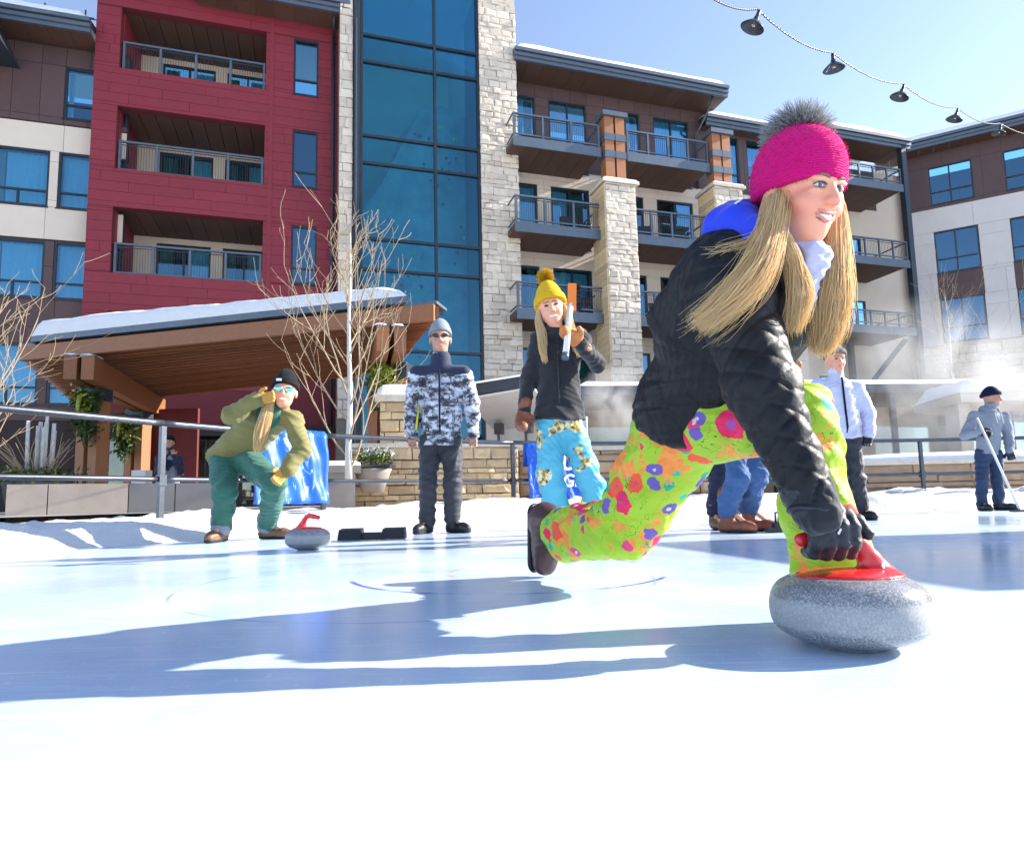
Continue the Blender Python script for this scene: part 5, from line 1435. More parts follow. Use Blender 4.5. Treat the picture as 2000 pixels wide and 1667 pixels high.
for sx in (-1, 1):
    strands(None, [T(sx * .07, .0, .02), T(sx * .088, .02, -.05), T(sx * .085, .08, -.14), T(sx * .095, .13, -.22), T(sx * .10, .14, -.32)], 150, .0042, 20 + sx, [.012, .022, .03, .032, .022], M['blonde'], 'hair', e, 9)
q0, q1 = JL['neck'], JL['pelvis']
MB().tube([tuple(lerp_(q0, q1, t_) + V(-.004, -.118 if 0 < t_ < 1 else -.09, 0)) for t_ in (.05, .3, .6, .9, 1.02)], .006, 6).build('zip', M['rubber'], e, True)
# her broom, carried over the shoulder
b0, b1 = P(1104, 698, 4.02), P(1116, 585, 4.22)
br_ = empty('curling_broom', b0, label='white handled curling broom with orange head held by the yellow hatted woman', cat='broom', group='curling brooms')
dv = (b1 - b0); MB().tube([Vector((0, 0, 0)), dv], [.021, .017], 10).build('handle', M['white_paint'], br_, True)
MB().tube([-dv.normalized() * .01, dv.normalized() * .03], .0225, 10).build('end_cap', M['steel'], br_, True)
hd0 = dv * .93; MB().bar(hd0 + Vector((.003, 0, -.05)), hd0 + Vector((.012, .0, .13)), .055, .035, up=(0, 1, 0)).build('broom_head', pbr('orange_plastic', (.85, .20, .02), .4), br_)
m = MB()
for k in range(26):
    p_ = hd0 + Vector((.036, rr.uniform(-.015, .015), -.05 + .18 * k / 25)); m.tube([p_, p_ + Vector((.022 + rr.uniform(0, .012), 0, 0))], .007, 5)
m.build('bristles', M['rubber'], br_, kind='stuff')

# crouching person in olive and green
Y = 5.65
J = JP(Y, head=(556, 766, 5.35), neck=(545, 800, 5.45), chest=(520, 822, 5.5), pelvis=(452, 888, 5.75), shL=(572, 822, 5.42), shR=(497, 800, 5.42), elL=(590, 876, 5.3), elR=(452, 812, 5.2), wrL=(560, 918, 5.2), wrR=(500, 780, 5.18), hdL=(542, 936, 5.15), hdR=(535, 775, 5.2),
       hipL=(475, 892, 5.72), hipR=(436, 892, 5.75), kneeL=(538, 946, 5.35), kneeR=(440, 962, 5.4), ankL=(522, 1022, 5.75), ankR=(432, 1026, 5.5))
J['toeL'] = J['ankL'] * V(1, 1, 0) + V(.2, -.04, .04); J['toeR'] = J['ankR'] * V(1, 1, 0) + V(-.01, -.19, .04)
J.update(face=V(.25, -1, -.05), up=V(.10, 0, 1), fwd=V(.55, -.6, -.5), pnL=V(-.3, .2, -1), pnR=V(.2, 1, 0))
e, T, A, JL = person('person crouching in olive jacket and green trousers with black beanie, shouting', J, dict(jacket='olive', trousers='green_cloth', boots='boot_brown', hat='hat_black', gloves='glove_tan', curl=.55, torso=(.19, .18, .18), arm=(.088, .078, .064), leg=(.12, .098, .085), hem=.10, head=1.16, mouth=1, hide_eyes=True, hat_h=.125, rim=.035, shaft=.13), res=.010)
pr = [ell(T(s * .036, .092, .014), V(.034, .012, .024), A, .008) for s in (-1, 1)]
add('goggles', sdf_mesh(pr, .0045, 'goggles', [pbr('mirror_lens', (.25, .75, .80), .1, .1, metal=.9)]), None, e)
strands(None, [T(.06, -.02, .02), T(.085, .02, -.06), T(.10, .04, -.16), T(.12, .03, -.30), T(.13, .02, -.44)], 260, .0045, 31, [.012, .03, .045, .05, .03], M['blonde'], 'hair', e, 9)
add('chest_panel', sdf_mesh([ell(JL['chest'] + V(.06, -.14, .04), (.12, .06, .13), None)], .012, 'panel', [M['green_cloth']]), None, e)
MB().bar(T(.02, .108, .075), T(.055, .10, .072), .004, .02).build('hat_badge', M['white_paint'], e)
for s in 'LR':
    a = JL['ank' + s]; add('rolled_cuff', sdf_mesh([cone(a + V(0, 0, -.02), a + V(0, 0, .045), .082, .085, .01)], .008, 'cuff', [M['grey_hoodie']], folds(2, .006, 60)), None, e)

# man in the white jacket
Y = 7.0
J = JP(Y, head=(1632, 704), neck=(1633, 735), chest=(1636, 775), pelvis=(1646, 846), shL=(1670, 757), shR=(1598, 757), elL=(1695, 805), elR=(1588, 805), wrL=(1698, 848, Y - .05), wrR=(1590, 850), hdL=(1690, 876, Y - .08), hdR=(1590, 876),
       hipL=(1662, 856), hipR=(1630, 856), kneeL=(1673, 930, Y - .05), kneeR=(1628, 930), ankL=(1683, 996, Y), ankR=(1628, 996))
J['toeL'] = J['ankL'] * V(1, 1, 0) + V(.03, -.18, .04); J['toeR'] = J['ankR'] * V(1, 1, 0) + V(-.03, -.18, .04)
J.update(face=V(-.05, -1, -.12), fwd=V(-.1, -1, 0), pnL=V(-1, 0, 0), pnR=V(1, 0, 0))
e, T, A, JL = person('man in white ski jacket with dark zip, standing behind the floral trousers', J, dict(jacket='white_shell', trousers='charcoal', boots='boot_black', hat='hat_snow', gloves='glove_black', torso=(.19, .185, .19), arm=(.086, .075, .062), leg=(.105, .085, .078), hem=.06, rim=.045, head=1.2, curl=.5), res=.012)
q0, q1 = JL['neck'], JL['pelvis']
MB().tube([tuple(lerp_(q0, q1, t_) + V(-.01, -.138 if 0 < t_ < 1 else -.09, 0)) for t_ in (.05, .3, .6, .9, 1.05)], .011, 6).build('zip', M['hat_navy'], e, True)

# man in the grey hoodie sweeping
Y = 9.0
J = JP(Y, head=(1937, 777), neck=(1934, 801), chest=(1932, 828), pelvis=(1930, 880), shL=(1960, 815), shR=(1903, 815), elL=(1970, 852), elR=(1884, 850), wrL=(1972, 880, Y - .1), wrR=(1912, 842, Y - .22), hdL=(1978, 900, Y - .14), hdR=(1938, 852, Y - .24),
       hipL=(1944, 886), hipR=(1918, 886), kneeL=(1948, 936, Y - .05), kneeR=(1918, 936, Y - .05), ankL=(1951, 980), ankR=(1917, 980))
J['toeL'] = J['ankL'] * V(1, 1, 0) + V(.12, -.14, .04); J['toeR'] = J['ankR'] * V(1, 1, 0) + V(-.02, -.18, .04)
J.update(face=V(.75, -.8, -.18), fwd=V(.15, -1, 0), pnL=V(-.6, .3, -.5), pnR=V(.2, .5, -.8))
e, T, A, JL = person('man in grey hoodie, blue jeans and navy beanie sweeping at far right', J, dict(jacket='grey_hoodie', trousers='denim_dark', boots='boot_black', hat='hat_navy', gloves='glove_black', torso=(.160, .155, .165), arm=(.074, .066, .052), leg=(.090, .074, .068), hem=.06, skin='skin_tan', head=1.08, curl=.8), res=.013)
add('hood', sdf_mesh([cone(JL['neck'] + V(-.08, .02, .01), JL['neck'] + V(.08, .02, .0), .06, .06, .03), cone(JL['neck'] + V(-.07, -.03, -.01), JL['neck'] + V(.0, -.08, -.04), .04, .03, .03)], .012, 'hood', [M['grey_hoodie']]), None, e)
for sx in (-.035, .045): MB().tube([tuple(JL['neck'] + V(sx, -.135, -.04)), tuple(JL['neck'] + V(sx, -.165, -.2))], .006, 5).build('drawstring', M['white_paint'], e)
h0, h1 = P(1920, 842, 8.7), P(1992, 1000, 8.3)
br_ = empty('curling_broom', h1, label='white handled broom held by the man in the grey hoodie', cat='broom', group='curling brooms')
MB().tube([h0 - h1 - (h1 - h0).normalized() * .2, Vector((0, 0, .03))], .014, 8).build('handle', M['white_paint'], br_, True)
MB().box(-.10, .14, -.04, .04, -.035 - h1.z + .04, .03).build('broom_head', M['rubber'], br_)

# two people mostly hidden behind the thrower
Y = 5.2
J = JP(Y, head=(1425, 668), neck=(1428, 705), chest=(1432, 748), pelvis=(1448, 838), shL=(1478, 730), shR=(1392, 730), elL=(1512, 770, Y - .05), elR=(1385, 790), wrL=(1530, 748, Y - .2), wrR=(1400, 830, Y - .1), hdL=(1546, 728, Y - .24), hdR=(1410, 850, Y - .1),
       hipL=(1466, 850), hipR=(1432, 850), kneeL=(1478, 924, Y - .1), kneeR=(1442, 930, Y - .15), ankL=(1462, 990, Y + .15), ankR=(1420, 992, Y + .02))
J['toeL'] = J['ankL'] * V(1, 1, 0) + V(.14, -.14, .04); J['toeR'] = J['ankR'] * V(1, 1, 0) + V(.14, -.14, .04)
J.update(face=V(.2, -1, -.1), fwd=V(.2, -1, 0), pnL=V(-.5, -.2, -.6), pnR=V(1, 0, 0))
person('person in faded blue jeans and brown duck boots hidden behind the thrower', J, dict(jacket='navy', trousers='denim', boots='glove_brown', hat='hat_black', gloves='glove_orange', mitten=True, torso=(.17, .16, .17), leg=(.10, .09, .082), shaft=.24, shaft_r=.07, hem=.02), res=.012)
h0, h1 = P(1542, 730, 4.9), P(1520, 1016, 5.1)
br_ = empty('curling_broom', (h1.x, h1.y, 0), label='dark curling broom resting on the ice behind the glove', cat='broom', group='curling brooms')
MB().tube([(0, 0, .05), h0 - Vector((h1.x, h1.y, 0)), (h0 - Vector((h1.x, h1.y, 0))) * 1.08], .013, 8).build('handle', M['rubber'], br_, True)
MB().box(-.10, .12, -.035, .035, .004, .04).box(-.04, .05, -.03, .03, .04, .075).build('broom_head', M['rubber'], br_)
MB().tube([(-.02, 0, .07), (-.02, 0, .15), (.06, 0, .16), (.07, 0, .07)], .009, 6).build('bracket', M['railmetal'], br_, True)
Y = 5.75
J = JP(Y, head=(1392, 690), neck=(1394, 722), chest=(1398, 762), pelvis=(1404, 850), shL=(1436, 748), shR=(1352, 748), elL=(1440, 800), elR=(1352, 805), wrL=(1432, 850), wrR=(1368, 846), hdL=(1432, 876), hdR=(1374, 868), hipL=(1426, 858), hipR=(1398, 858), kneeL=(1428, 930), kneeR=(1402, 932), ankL=(1430, 1000), ankR=(1396, 1000))
J['toeL'] = J['ankL'] * V(1, 1, 0) + V(.05, -.17, .04); J['toeR'] = J['ankR'] * V(1, 1, 0) + V(-.03, -.17, .04)
J.update(face=V(.1, -1, -.1), fwd=V(.1, -1, 0), pnL=V(-1, 0, 0), pnR=V(1, 0, 0))
person('person in navy trousers standing just left of the faded jeans', J, dict(jacket='charcoal', trousers='navy', boots='boot_brown', hat='hat_black', gloves='glove_black', torso=(.17, .16, .17), leg=(.095, .078, .072), hem=.02), res=.014)

# photographer in the shade under the canopy
Y = 12.0
J = JP(Y, head=(331, 864), neck=(331, 882), chest=(331, 904), pelvis=(330, 946), shL=(350, 895), shR=(312, 895), elL=(353, 922, Y - .1), elR=(309, 922, Y - .1), wrL=(340, 890, Y - .3), wrR=(322, 890, Y - .3), hdL=(337, 878, Y - .32), hdR=(325, 878, Y - .32), hipL=(338, 952), hipR=(322, 952), kneeL=(340, 990), kneeR=(322, 990))
for s in 'LR':
    J['knee' + s][2] = .72; J['hip' + s][2] = 1.06; J['ank' + s] = J['knee' + s] * V(1, 1, 0) + V(0, 0, .36); J['toe' + s] = J['knee' + s] * V(1, 1, 0) + V(0, -.18, .28)
J['pelvis'][2] = 1.10
J.update(face=V(.2, -1, -.02), fwd=V(0, -1, 0), pnL=V(-1, 0, 0), pnR=V(1, 0, 0))
person('dark clothed person under the canopy holding both hands up to the face', J, dict(jacket='navy', trousers='grey_hoodie', boots='boot_black', hat='hat_black', skin='skin_tan', bare_hands=True, curl=.8, hem=.05), res=.014, base=V(J['pelvis'][0], J['pelvis'][1], .24))

# ------------------------------------------------------------------ curling stones and hack
def granite():
    m = bpy.data.materials.new('granite'); t, N, L, b = nodes(m); v = coords(t)
    a = noise(t, v, 260, 2, .8); c = noise(t, v, 30, 5, .65)
    sp = ramp(t, a, [(.36, (.07, .07, .08)), (.5, (.20, .20, .21)), (.64, (.48, .48, .48))])
    col = mix(t, .45, sp, ramp(t, c, [(.3, (.13, .13, .14)), (.7, (.32, .32, .32))]))
    # the ground striking band round the middle is paler and rougher
    sx = N.new('ShaderNodeSeparateXYZ'); L.new(v, sx.inputs[0]); d = mth(t, 'ABSOLUTE', mth(t, 'SUBTRACT', sx.outputs['Z'], .060))
    band = ramp(t, mth(t, 'ADD', d, mth(t, 'MULTIPLY', noise(t, v, 40, 3), .004)), [(.021, (1, 1, 1)), (.026, (0, 0, 0))])
    L.new(mix(t, mth(t, 'MULTIPLY', band, .5), col, (.40, .39, .38)), b.inputs['Base Color'])
    rr_ = mth(t, 'MULTIPLY_ADD', band, .35); rr_.node.inputs[2].default_value = .22; L.new(rr_, b.inputs['Roughness'])
    bump(t, mth(t, 'ADD', a, c), .12, .002, b); return m
M['granite'] = granite()
M['red_plastic'] = pbr('red_plastic', (.62, .02, .022), .28, .06, 20, spec=.6)
prof = [(0, 0.002), (.062, .002), (.066, .0), (.072, .004), (.095, .010), (.124, .022), (.1405, .037), (.1452, .055), (.1460, .064), (.1450, .075), (.1410, .090), (.129, .105), (.108, .116), (.09, .119), (0, .119)]
# denser profile for a round shoulder
def dense(pf, n=4):
    out = []
    for i in range(len(pf) - 1):
        p0, p1, p2, p3 = pf[max(i - 1, 0)], pf[i], pf[i + 1], pf[min(i + 2, len(pf) - 1)]
        for k in range(n):
            x = k / n; out.append(tuple(.5 * ((2 * p1[a]) + (p2[a] - p0[a]) * x + (2 * p0[a] - 5 * p1[a] + 4 * p2[a] - p3[a]) * x * x + (3 * p1[a] - p0[a] - 3 * p2[a] + p3[a]) * x ** 3) for a in (0, 1)))
    out.append(pf[-1]); return [(max(r_, 0), max(z, 0)) for r_, z in out]
stone_me = MB().lathe(dense(prof), 64).mesh([M['granite']], True)
def handle_mesh():
    pr = [ell((.008, 0, .121), (.106, .086, .013), None, .01)]
    path = [(.066, 0, .122, .036), (.056, 0, .144, .023), (.040, 0, .172, .0165), (.020, 0, .196, .0140), (-.008, 0, .204, .0145), (-.045, 0, .199, .015), (-.090, 0, .192, .014)]
    for a, b in zip(path[:-1], path[1:]): pr.append(cone(a[:3], b[:3], a[3], b[3], .012, (V(0, 1, 0), .8)))
    pr.append(clip((0, 0, .118), (0, 0, -1)))
    return sdf_mesh(pr, .0035, 'handle', [M['red_plastic']], smooth=2)
handle_me = handle_mesh()
def curling_stone(loc, rz, label):
    e = empty('curling_stone', loc, rz, label=label, cat='curling stone', group='curling stones with red handles')
    add('granite_body', stone_me, None, e, scale=(1, 1, 1.13)); h = add('handle', handle_me, None, e, (0, 0, .014))
    MB().lathe([(0, .004), (.012, .003), (.0125, 0), (0, 0)], 20, (.071, -.018, .134), axis=(.55, -.75, .35)).build('handle_badge', M['white_paint'], h)
    return e
SX, SY = .655, 1.335
curling_stone((SX, SY, .001), R(8), 'large near granite curling stone with red handle gripped by the thrower')
curling_stone((-1.345, 4.36, .001), R(150), 'small distant granite curling stone with red handle near the black foothold')
p = P(728, 1052, 5.3)
e = empty('foothold', (p.x, p.y, .0), R(2), label='black rubber foothold with two pads on the ice behind the distant stone', cat='foothold')
MB().box(-.26, .26, -.05, .05, .004, .06).build('base_bar', M['rubber'], e)
for s in (-1, 1):
    MB().hexa([(s * .17 - .09, -.09, .006), (s * .17 + .09, -.09, .006), (s * .17 + .09, .09, .006), (s * .17 - .09, .09, .006), (s * .17 - .085, -.06, .085), (s * .17 + .085, -.06, .085), (s * .17 + .085, .08, .095), (s * .17 - .085, .08, .095)]).build('foot_pad', M['rubber'], e)
# ------------------------------------------------------------------ the thrower in front
Jw = JP(1.5, pelvis=(1360, 772, 1.88), chest=(1492, 580, 1.60), neck=(1532, 482, 1.49), head=(1562, 382, 1.44), shR=(1432, 578, 1.46), shL=(1560, 580, 1.74), elR=(1486, 752, 1.38), wrR=(1588, 985, 1.29), elL=(1500, 720, 1.97), wrL=(1450, 800, 1.99),
        hipR=(1322, 842, 1.93), hipL=(1402, 818, 1.80), kneeR=(1226, 1030, 2.12), kneeL=(1560, 812, 1.57), ankR=(1098, 1040, 2.50), ankL=(1622, 1075, 1.53), mid=(1412, 682, 1.76), hem=(1352, 800, 1.875), belly=(1440, 720, 1.72))
base = V(Jw['ankL'][0], Jw['ankL'][1], 0)
W = empty('person', tuple(float(x) for x in base), label='woman in pink hat, black quilted jacket and green floral trousers delivering the near stone', cat='person')
Jw = {k: v - base for k, v in Jw.items()}
Jw['ankL'][2] = .13
PX = lambda u, v, Y: v3(P(u, v, Y)) - base
face = nv((.40, -.915, -.33)); A = axes(face, (-.02, .05, 1)); hc = Jw['head']
HS = .95
hp, T = head_prims(hc, A, HS, Jw['neck'] - V(0, 0, .03))
body = [cone(Jw['pelvis'], Jw['mid'], .11, .10, .04), cone(Jw['mid'], Jw['chest'], .10, .11, .04), cone(Jw['chest'], Jw['neck'], .07, .05, .04), cone(Jw['shL'], Jw['shR'], .045, .045, .04)]
for s in 'LR':
    body += [cone(Jw['sh' + s], Jw['el' + s], .042, .035, .02), cone(Jw['el' + s], Jw['wr' + s], .034, .024, .02), cone(Jw['hip' + s], Jw['knee' + s], .065, .045, .03), cone(Jw['knee' + s], Jw['ank' + s], .045, .035, .02)]
mouth = [ell(T(0, .094, -.056), V(.0262, .020, .0066), A, .004, 's')]
# fine head surface joined to the body: same prims, one mesh
head_extra = [ell(T(s * .040, .062, -.028), V(.023, .022, .020), A, .018) for s in (-1, 1)] + [ell(T(s * .031, .080, -.001), V(.019, .010, .006), A, .008) for s in (-1, 1)] + [ell(T(s * .031, .083, .023), V(.020, .011, .006), A, .010) for s in (-1, 1)] + [ell(T(0, .060, -.095), V(.020, .018, .014), A, .02)]
add('body', sdf_mesh(body + hp + head_extra + mouth, .0042, 'body', [face_mat([(T(.042, .06, -.03), (.78, .20, .15), .75), (T(-.042, .06, -.03), (.78, .20, .15), .75), (T(0, .11, -.02), (.80, .24, .17), .5), (T(0, .06, -.1), (.80, .30, .2), .3)], .045)], smooth=1), None, W)
def arc(f, n, r0, r1, mat, name, res=.0016):
    pts = [f(i / n) for i in range(n + 1)]
    pr = [cone(a, b, r0 + (r1 - r0) * abs(2 * (i + .5) / n - 1), r0 + (r1 - r0) * abs(2 * (i + .5) / n - 1), .003) for i, (a, b) in enumerate(zip(pts[:-1], pts[1:]))]
    return add(name, sdf_mesh(pr, res, name, [mat]), None, W)
fy = lambda x: .0965 - 9.0 * x * x
arc(lambda t_: T(-.029 + .058 * t_, fy(-.029 + .058 * t_) - .001, -.0475 + 6.0 * (t_ - .5) ** 2 * .004), 8, .0034, .0014, M['lips'], 'upper_lip')
arc(lambda t_: T(-.028 + .056 * t_, fy(-.028 + .056 * t_) - .002, -.0640 + .0150 * (2 * t_ - 1) ** 2), 8, .0044, .0014, M['lips'], 'lower_lip')
add('teeth', sdf_mesh([ell(T(0, .0845, -.0545), V(.0215, .0105, .0066), A)], .002, 'teeth', [M['teeth']]), None, W)
iris = pbr('iris', (.06, .10, .14), .1, .1)
for s in (-1, 1):
    ey = add('eye', sdf_mesh([ell(T(s * .031, .0805, .0105), V(.0135, .0105, .0062), A)], .0018, 'eye', [M['eye_white']]), None, W)
    add('iris', sdf_mesh([ell(T(s * .031 + .003, .0895, .0105), V(.0052, .0030, .0050), A)], .0013, 'iris', [iris]), None, ey)
    arc(lambda t_: T(s * (.016 + .030 * t_), .0915 - .010 * t_ * t_, .0125 + .0040 * math.sin(math.pi * min(1, t_ * 1.1)) - .002 * t_), 6, .0022, .0016, M['eye'], 'eyelash')
    arc(lambda t_: T(s * (.016 + .028 * t_), .0905 - .010 * t_ * t_, .0075 - .003 * math.sin(math.pi * t_)), 6, .0014, .001, M['brow'], 'lower_lid')
    arc(lambda t_: T(s * (.013 + .036 * t_), .0945 - .016 * t_ * t_, .026 + .007 * math.sin(math.pi * (t_ * .8 + .1))), 6, .0028, .0020, M['brow'], 'eyebrow')

# hat and fur pompom
M['pink_knit'] = knit('pink_knit', (.74, .006, .19), 110)
dome, band = beanie(hc, A, .97, .002, .31, .120, wide=.101, top=(.42, .072))
hat = add('hat', sdf_mesh(dome + [], .0035, 'hat', [M['pink_knit']], folds(5, .0012, 60)), None, W)
fz = MB(); rr = random.Random(12)
hv = [v.co.copy() for v in hat.data.vertices]; hn = [v.normal.copy() for v in hat.data.vertices]
for k in range(2600):
    i = rr.randrange(len(hv)); d = (hn[i] + Vector((rr.gauss(0, .5), rr.gauss(0, .5), rr.gauss(0, .5)))).normalized(); fz.tube([hv[i], hv[i] + d * rr.uniform(.003, .008)], [.0005, .0003], 3, cap=False)
fz.build('wool_fuzz', M['pink_knit'], hat, kind='stuff')
M['fur'] = hair_mat('grey_fur', (.14, .15, .17), (.82, .80, .77))
pf = MB(); pc = T(-.012, -.055, .150)
for k in range(3600):
    d = Vector((rr.gauss(0, 1), rr.gauss(0, 1), rr.gauss(0, .8))).normalized(); p0 = Vector(pc) + Vector((d.x * .032, d.y * .032, d.z * .022)); L_ = rr.uniform(.026, .052)
    d2 = (d + Vector((-.5, .1, -.15)) * rr.uniform(.2, .9)).normalized(); pf.tube([p0, p0 + d * L_ * .55, p0 + d * L_ * .55 + d2 * L_ * .6], [.0011, .0009, .0003], 3, cap=False)
pf.build('fur_pompom', M['fur'], W)
add('pompom_core', sdf_mesh([ell(pc, V(.040, .040, .030), A)], .006, 'core', [M['fur']]), None, W)

# quilted jacket
BN = [(Jw['hem'], Jw['mid'], .17), (Jw['mid'], Jw['chest'], .165), (Jw['shR'], Jw['elR'], .08), (Jw['elR'], Jw['wrR'], .06), (Jw['shL'], Jw['elL'], .07), (Jw['elL'], Jw['wrL'], .06)]
base_f = folds(77, .008, 20); fine_f = folds(78, .0035, 62)
def quilt(v, n):
    best = np.full(len(v), 9.0, np.float32); U_ = np.zeros(len(v), np.float32); W_ = np.zeros(len(v), np.float32); kind = np.zeros(len(v), np.int32)
    for i, (a, b, r) in enumerate(BN):
        ba = b - a; L_ = np.linalg.norm(ba); t = (v - a) @ ba / (L_ * L_); tc = np.clip(t, 0, 1); q = v - a - tc[:, None] * ba; d = np.linalg.norm(q, axis=1) - r
        ax_ = ba / L_; ref = nv(np.cross(ax_, (0.3, 1.0, .2))); bi = np.cross(ax_, ref); ang = np.arctan2(q @ bi, q @ ref)
        m = d < best; best[m] = d[m]; U_[m] = (t * L_)[m]; W_[m] = (ang * r)[m]; kind[m] = i
    W_ = W_ + .006 * np.sin(U_ * 31); Pd = np.where(kind < 2, .085, .066)
    dia = np.abs(np.sin(np.pi * (U_ + .62 * W_) / Pd)) * np.abs(np.sin(np.pi * (U_ - .62 * W_) / Pd))
    chan = np.abs(np.sin(np.pi * U_ / .062))
    back = (kind == 1) | ((kind == 0) & (U_ > .14))
    h = np.where(back, .7 * chan ** .3 + .3 * dia ** .3, dia ** .28)
    amp = np.where(kind < 2, .0095, .0075)
    return (h - .55) * amp + base_f(v, n) + fine_f(v, n)
sp = nv(Jw['mid'] - Jw['hem'])
jk = [cone(Jw['hem'], Jw['mid'], .168, .150, .05), clip(PX(1356, 846, 1.87), nv(Jw['hem'] - Jw['mid'] + V(.05, 0, -.06)), .02), cone(Jw['mid'], Jw['chest'], .155, .150, .05), cone(Jw['belly'], Jw['chest'], .12, .12, .06), cone(Jw['shL'], Jw['shR'], .085, .090, .06), cone(Jw['chest'], Jw['neck'], .115, .070, .05), cone(PX(1405, 520, 1.52), PX(1345, 620, 1.68), .085, .10, .08),
      cone(Jw['shR'], Jw['elR'], .086, .072, .05), cone(Jw['elR'], Jw['wrR'], .072, .044, .03), cone(Jw['shL'], Jw['elL'], .07, .06, .04), cone(Jw['elL'], Jw['wrL'], .06, .05, .02),
      ell(Jw['neck'] + V(.0, -.01, .05), V(.06, .06, .07), None, .02, 's')]
add('jacket', sdf_mesh(jk, .0045, 'jacket', [M['puffer']], quilt, smooth=1), None, W)
cuff = [cone(PX(1578, 962, 1.30), PX(1596, 1002, 1.285), .049, .044, .01)]
add('cuff', sdf_mesh(cuff, .0035, 'cuff', [M['black_fleece']], folds(3, .005, 90)), None, W)
M['fleece_dark'] = cloth('dark_fleece', (.055, .045, .035), .95, .6, 130, .35, .3)
add('fleece_collar', sdf_mesh([cone(PX(1518, 505, 1.42), PX(1545, 590, 1.47), .040, .045, .03), cone(PX(1540, 500, 1.43), PX(1560, 580, 1.48), .03, .04, .03)], .0045, 'collar', [M['fleece_dark']], folds(31, .006, 50)), None, W)
hd = [ell(PX(1432, 438, 1.52), V(.060, .07, .048), None, .03), cone(PX(1410, 455, 1.52), PX(1500, 455, 1.42), .042, .038, .04), cone(PX(1500, 460, 1.42), PX(1542, 492, 1.41), .032, .022, .03), cone(PX(1440, 420, 1.56), PX(1520, 420, 1.56), .04, .04, .04)]
add('hood', sdf_mesh(hd, .0045, 'hood', [M['hood_blue']], cloth_disp(41, .024)), None, W)
MB().bar(PX(1434, 400, 1.462), PX(1446, 392, 1.462), .018, .004).build('hood_logo', M['white_paint'], W)
add('neck_gaiter', sdf_mesh([ell(PX(1586, 512, 1.435), V(.030, .036, .040), None, .02), cone(PX(1560, 490, 1.45), PX(1598, 505, 1.45), .038, .030, .03), cone(PX(1588, 520, 1.43), PX(1570, 600, 1.44), .022, .02, .02)], .0035, 'gaiter', [M['gaiter']], folds(52, .007, 60)), None, W)

# trousers
pt = [cone(Jw['kneeR'], Jw['ankR'] + (Jw['ankR'] - Jw['kneeR']) * .2, .096, .104, .02), clip(Jw['ankR'] - nv(Jw['ankR'] - Jw['kneeR']) * .005, nv(Jw['ankR'] - Jw['kneeR']), .006),
      cone(Jw['pelvis'] + sp * .02, Jw['hipR'], .135, .125, .06), cone(Jw['pelvis'], Jw['hipL'], .13, .11, .06),
      cone(Jw['hipR'], Jw['kneeR'], .135, .106, .02), 
      cone(Jw['hipL'], Jw['kneeL'], .112, .080, .05), cone(Jw['kneeL'], Jw['ankL'] + V(0, 0, -.03), .078, .082, .03)]
f1, f2 = folds(61, .020, 12), folds(62, .009, 36)
def knee_creases(v, n):
    out = np.zeros(len(v), np.float32)
    for k_, h_, a_ in (('kneeR', 'hipR', 'ankR'), ('kneeL', 'hipL', 'ankL')):
        c = Jw[k_]; bis = nv(nv(Jw[h_] - c) + nv(Jw[a_] - c)); tang = nv(nv(Jw[h_] - c) - nv(Jw[a_] - c)); q = v - c
        near = np.exp(-(np.linalg.norm(q - bis * .07, axis=1) / .13) ** 2)
        out += near * (np.abs(np.sin(q @ tang * 55 + 2.0 * np.sin(q @ bis * 12))) - .6) * .030
    return out
add('trousers', sdf_mesh(pt, .0055, 'trousers', [M['floral']], lambda v, n: f1(v, n) + f2(v, n) + knee_creases(v, n), smooth=1), None, W)
MB().hexa([PX(1664, 1004, 1.47), PX(1680, 1004, 1.50), PX(1680, 1004, 1.515), PX(1664, 1004, 1.485), PX(1686, 1092, 1.45), PX(1714, 1086, 1.49), PX(1714, 1086, 1.505), PX(1686, 1092, 1.465)]).build('yellow_gaiter_flap', pbr('yellow_flap', (.72, .58, .01), .5), W)

# boots
a = PX(1104, 1036, 2.47); hl = PX(1064, 1014, 2.54); to = PX(1064, 1098, 2.57)
bt = add('boot', sdf_mesh([cone(a, hl, .064, .060, .03), cone(hl, to, .058, .048, .03), ell(lerp_(hl, to, .62) + V(.012, -.012, 0), (.05, .05, .06), None, .03)], .0055, 'boot', [M['boot_dark']], folds(5, .0022, 70)), None, W)
off = V(-.038, .030, 0)
add('sole', sdf_mesh([cone(hl + off + V(0, 0, .02), to + off, .043, .042, .01, (nv(off), .35))], .005, 'sole', [M['rubber']]), None, bt)
add('elastic_gusset', sdf_mesh([ell(PX(1062, 1030, 2.505), (.022, .012, .032), None)], .004, 'gusset', [M['rubber']]), None, bt)
al = Jw['ankL']; tl = V(al[0] + .10, al[1] + .02, .045)
bt = add('boot', sdf_mesh([cone(V(al[0] - .02, al[1] + .03, .05), tl, .048, .042, .02), cone(al + V(0, 0, -.05), al + V(0, 0, .03), .055, .058, .03), clip(V(0, 0, .018), (0, 0, -1))], .006, 'boot', [M['boot_dark']]), None, W)
add('sole', sdf_mesh([cone(V(al[0] - .02, al[1] + .03, .05), tl, .055, .05, .02), clip(V(0, 0, .001), (0, 0, -1)), clip(V(0, 0, .022), (0, 0, 1))], .005, 'sole', [M['rubber']]), None, bt)

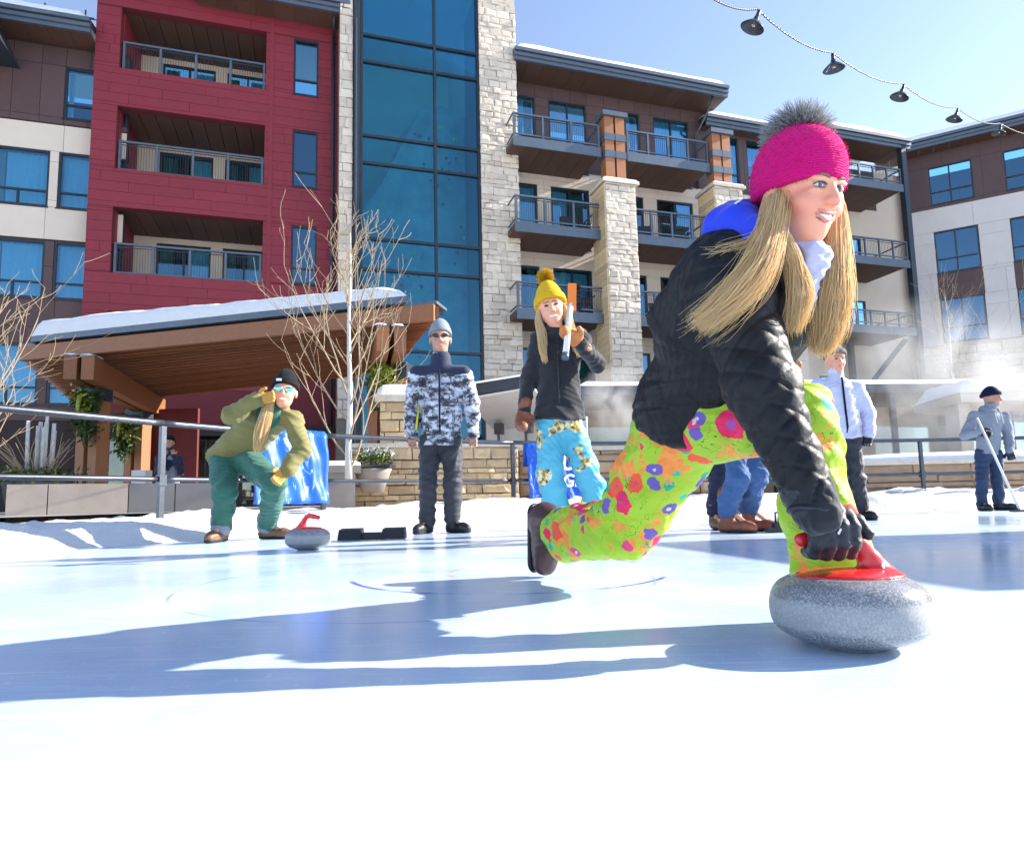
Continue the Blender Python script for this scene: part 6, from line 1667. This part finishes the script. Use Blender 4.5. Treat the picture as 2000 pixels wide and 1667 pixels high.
# gloves: the right hand closed round the stone's handle
wr = PX(1590, 1000, 1.288)
gc = V(SX - .038, SY - .006, .211) - base
gp = [cone(wr, gc + V(-.006, -.020, .046), .034, .036, .02, (V(0, 1, 0), .8)), ell(gc + V(-.006, -.008, .034), (.047, .034, .026), None, .015), cone(wr + V(0, 0, .008), PX(1578, 966, 1.30), .042, .050, .02)]
for i, o in enumerate((-.036, -.0125, .0115, .034)):
    k_ = (.9, 1.0, 1.0, .92)[i]
    q = [gc + V(o * .95, -.020, .044), gc + V(o, -.044 * k_, .022), gc + V(o, -.046 * k_, -.008), gc + V(o, -.026, -.030 * k_), gc + V(o, .002, -.031 * k_)]
    for (u0_, u1_, r0_, r1_) in zip(q[:-1], q[1:], (.0165, .0158, .0150, .0142), (.0158, .0150, .0142, .0130)): gp.append(cone(u0_, u1_, r0_, r1_, .004))
gp += [cone(gc + V(.030, .000, .044), gc + V(.060, -.008, .030), .018, .0155, .008), cone(gc + V(.060, -.008, .030), gc + V(.074, -.020, .006), .0155, .013, .004)]
gl = add('glove', sdf_mesh(gp, .0026, 'glove', [M['glove_black']], folds(8, .0030, 120)), None, W)
MB().tube([tuple(wr + V(.045 * math.cos(t_) + .0, .040 * math.sin(t_), .006 + .004 * math.sin(t_ * 2))) for t_ in [k * .3 for k in range(22)]], .0065, 6).build('wrist_strap', M['rubber'], gl, True)
for k in range(6):
    c = gc + V(-.020 + .007 * k, -.0585 + .0015 * abs(k - 2.5), .032 - .006 * k); MB().bar(c + V(-.003, 0, -.005), c + V(.003, 0, .005), .003, .004).build('glove_logo_mark', M['white_paint'], gl)
add('glove', sdf_mesh(hand_prims(Jw['wrL'], V(-.3, -.2, -.6), V(0, -1, -.3), -1, .4, 1.1, .004), .006, 'glove', [M['glove_black']]), None, W)

# long blonde hair
HR = [([PX(1524, 350, 1.455), PX(1512, 412, 1.392), PX(1494, 480, 1.36), PX(1452, 560, 1.345), PX(1370, 640, 1.36)], 2600, .00075, 5, [.012, .018, .025, .030, .022]),
      ([PX(1630, 362, 1.485), PX(1632, 470, 1.475), PX(1624, 560, 1.465), PX(1616, 625, 1.465), PX(1604, 688, 1.47)], 2600, .00075, 6, [.012, .026, .036, .032, .016]),
      ([PX(1520, 440, 1.395), PX(1548, 505, 1.385), PX(1562, 570, 1.38), PX(1548, 648, 1.40)], 1000, .00075, 7, [.012, .016, .020, .016]),
      ([PX(1510, 430, 1.40), PX(1470, 470, 1.39), PX(1420, 490, 1.40), PX(1388, 500, 1.42)], 40, .0007, 9, [.01, .02, .03, .03]),
      ([PX(1510, 350, 1.46), PX(1500, 450, 1.415), PX(1490, 540, 1.41)], 500, .0013, 10, [.012, .020, .022]),
      ([PX(1520, 380, 1.42), PX(1492, 500, 1.352), PX(1440, 580, 1.33), PX(1372, 648, 1.35)], 150, .0006, 15, [.03, .04, .05, .05]),
      ([PX(1632, 400, 1.48), PX(1630, 540, 1.465), PX(1612, 680, 1.465)], 120, .0006, 16, [.02, .042, .038])]
for ct, n_, r_, sd, sp_ in HR: strands(None, ct, n_, r_, sd, sp_, M['blonde'], 'hair', W, 15, .35, .009, .8)
# the body of each lock under the loose strands
for ct, sp_ in ((HR[0][0], HR[0][4]), (HR[1][0], HR[1][4]), (HR[2][0], HR[2][4])):
    add('hair', sdf_mesh([cone(a_, b_, ra_ * .72, rb_ * .72, .02) for a_, b_, ra_, rb_ in zip(ct[:-2], ct[1:-1], sp_[:-2], sp_[1:-1])] + [cone(ct[-2], lerp_(ct[-2], ct[-1], .6), sp_[-2] * .72, .006, .02)], .004, 'lock', [M['blonde']], folds(90, .004, 70)), None, W)
